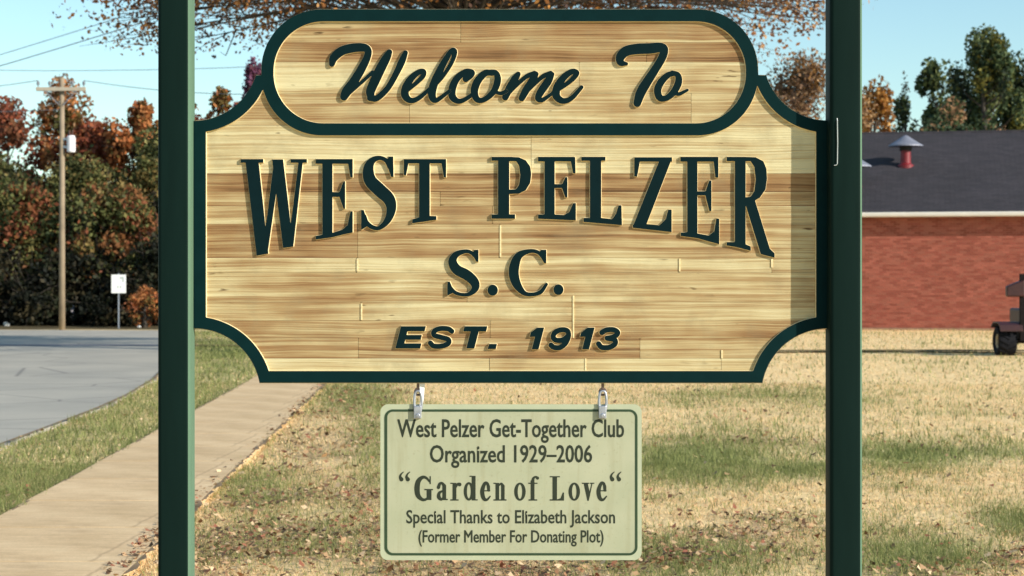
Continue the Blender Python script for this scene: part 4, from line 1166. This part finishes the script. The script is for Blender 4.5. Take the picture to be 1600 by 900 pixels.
textline('Organized 1929\u20132006', 672, 925, 722.5, 26, 0.55)
textline('Special Thanks to Elizabeth Jackson', 635, 961, 818, 20, 0.4)
textline('(Former Member For Donating Plot)', 654, 943, 848, 18.5, 0.4)
Z7 = dict(ox=600, oy=730, sc=4.0)
def flat(ch, g_):
    return g_
gl = empty('text_line', (0,0,0)); gl.parent = plq; gl['label'] = 'printed serif line reading Garden of Love in quotation marks'
def put_flat(g_):
    return relief('letter', g_.sdf, g_.bbox(), 0.25, PY-0.0027, PY-0.0015, 0.0, [M_PTEXT, M_PTEXT], gl, PO, 0.03)
def ser_o(x): put_flat(G(**Z7).E(x,155,36,57,14,45))
def ser_e(x): put_flat(G(**Z7).K((x+32,150,4),(x+20,108,9),(x+2,104,10),(x-14,150,13),(x-6,195,12),(x+14,206,8),(x+36,184,4)).B(x-18,146,x+36,153).K((x+26,146,9),(x+24,120,10),(x+18,112,6)))
for xq in (108, 148, 1428, 1470): put_flat(G(**Z7).K((xq,78,13),(xq-8,62,8),(xq-2,45,5),(xq+12,32,3)))
put_flat(G(**Z7).K((285,92,6),(262,68,8),(238,66,11),(214,90,15),(206,132,17),(212,178,15),(238,204,10),(262,203,8),(282,185,7)).P((284,58),(292,58),(292,108),(284,108)).B(266,140,296,207).B(252,138,306,146))
put_flat(G(**Z7).K((340,128,11),(348,106,9),(362,102,8),(376,118,11)).B(364,115,388,208).K((372,148,5),(346,162,9),(342,188,12),(358,204,8),(372,188,5)).P((384,200),(398,200),(398,208),(384,208)))
put_flat(G(**Z7).B(428,100,452,208).B(414,99,430,106).B(414,203,466,211).K((450,128,4),(460,108,7),(472,110,12)))
put_flat(G(**Z7).E(530,153,32,58,12,44).B(548,56,572,210).B(534,55,550,62).B(570,203,586,210))
ser_e(628)
put_flat(G(**Z7).B(697,100,720,208).B(684,99,700,106).B(684,203,730,211).K((718,118,4),(732,104,6),(743,120,11)).B(732,118,754,208).B(728,203,766,211))
ser_o(850)
put_flat(G(**Z7).B(917,85,941,208).B(904,203,958,211).B(902,99,960,106).K((930,95,11),(934,72,8),(948,62,6),(960,70,10)))
put_flat(G(**Z7).B(1054,60,1082,208).B(1036,58,1100,65).P((1036,203),(1082,203),(1104,196),(1118,160),(1126,160),(1126,211),(1036,211)))
ser_o(1190)
put_flat(G(**Z7).P((1248,100),(1274,100),(1290,175),(1279,212),(1272,212)).P((1273,212),(1281,212),(1305,100),(1298,100)).B(1238,99,1284,106).B(1288,99,1316,106))
ser_e(1356)
# hangers
def hanger(px, tie):
    h_ = empty('hanger', (0,0,0)); h_.parent = plq
    x = WX(px)-PO[0]; zt = WZ(597)-PO[2]; zb_ = WZ(648)-PO[2]
    mb = MB(); mb.tube([(x,0,zt+0.01),(x,0,zt-0.022)], 0.0045, 8)
    rg = [(x+0.010*math.cos(t), 0, zt-0.031+0.010*math.sin(t)) for t in np.linspace(0, 2*math.pi, 19)]; mb.tube(rg, 0.0035, 6, cap=False)
    mb.build('eye_screw', M_RUST, h_)
    mb = MB(); pts = []
    for t in np.linspace(0, 2*math.pi, 33):
        zz_ = zt-0.062+(0.034*math.sin(t)); pts.append((x+0.0115*math.copysign(abs(math.cos(t))**0.6, math.cos(t)), 0.012*math.sin(t*1)*0-0.009*math.sin(-t)*0-0.006, zz_))
    mb.tube(pts, 0.0042, 8, cap=False); mb.build('link', M_STEEL, h_, smooth=True)
    mb = MB(); mb.box(x-0.013, x+0.011, -0.014, -0.003, zb_-0.012, zb_+0.028); mb.tube([(x,-0.018,zb_-0.002),(x,0.01,zb_-0.002)], 0.007, 10)
    bevel(mb.build('clasp', M_STEEL, h_), 0.003)
    if tie:
        mb = MB(); 
        mb.add([(x+0.004,-0.006,zt+0.002),(x+0.022,-0.003,zt+0.002),(x+0.018,-0.004,zt-0.052),(x+0.012,-0.008,zt-0.085),(x+0.004,-0.009,zt-0.085),(x+0.008,-0.008,zt-0.05),
                (x+0.004,-0.003,zt+0.002),(x+0.022,0.0,zt+0.002),(x+0.018,-0.001,zt-0.052),(x+0.012,-0.005,zt-0.085),(x+0.004,-0.006,zt-0.085),(x+0.008,-0.005,zt-0.05)],
               [(0,1,2,5),(5,2,3,4),(6,7,8,11),(11,8,9,10),(0,1,7,6),(1,2,8,7),(2,3,9,8),(3,4,10,9),(4,5,11,10),(5,0,6,11)])
        mb.build('white_tie', M_WHITEPL, h_)
hanger(653, True); hanger(942, False)
print('objects', len(S.objects), 'tris', sum(len(o.data.loop_triangles) if False else len(o.data.polygons) for o in S.objects if o.type == 'MESH'))
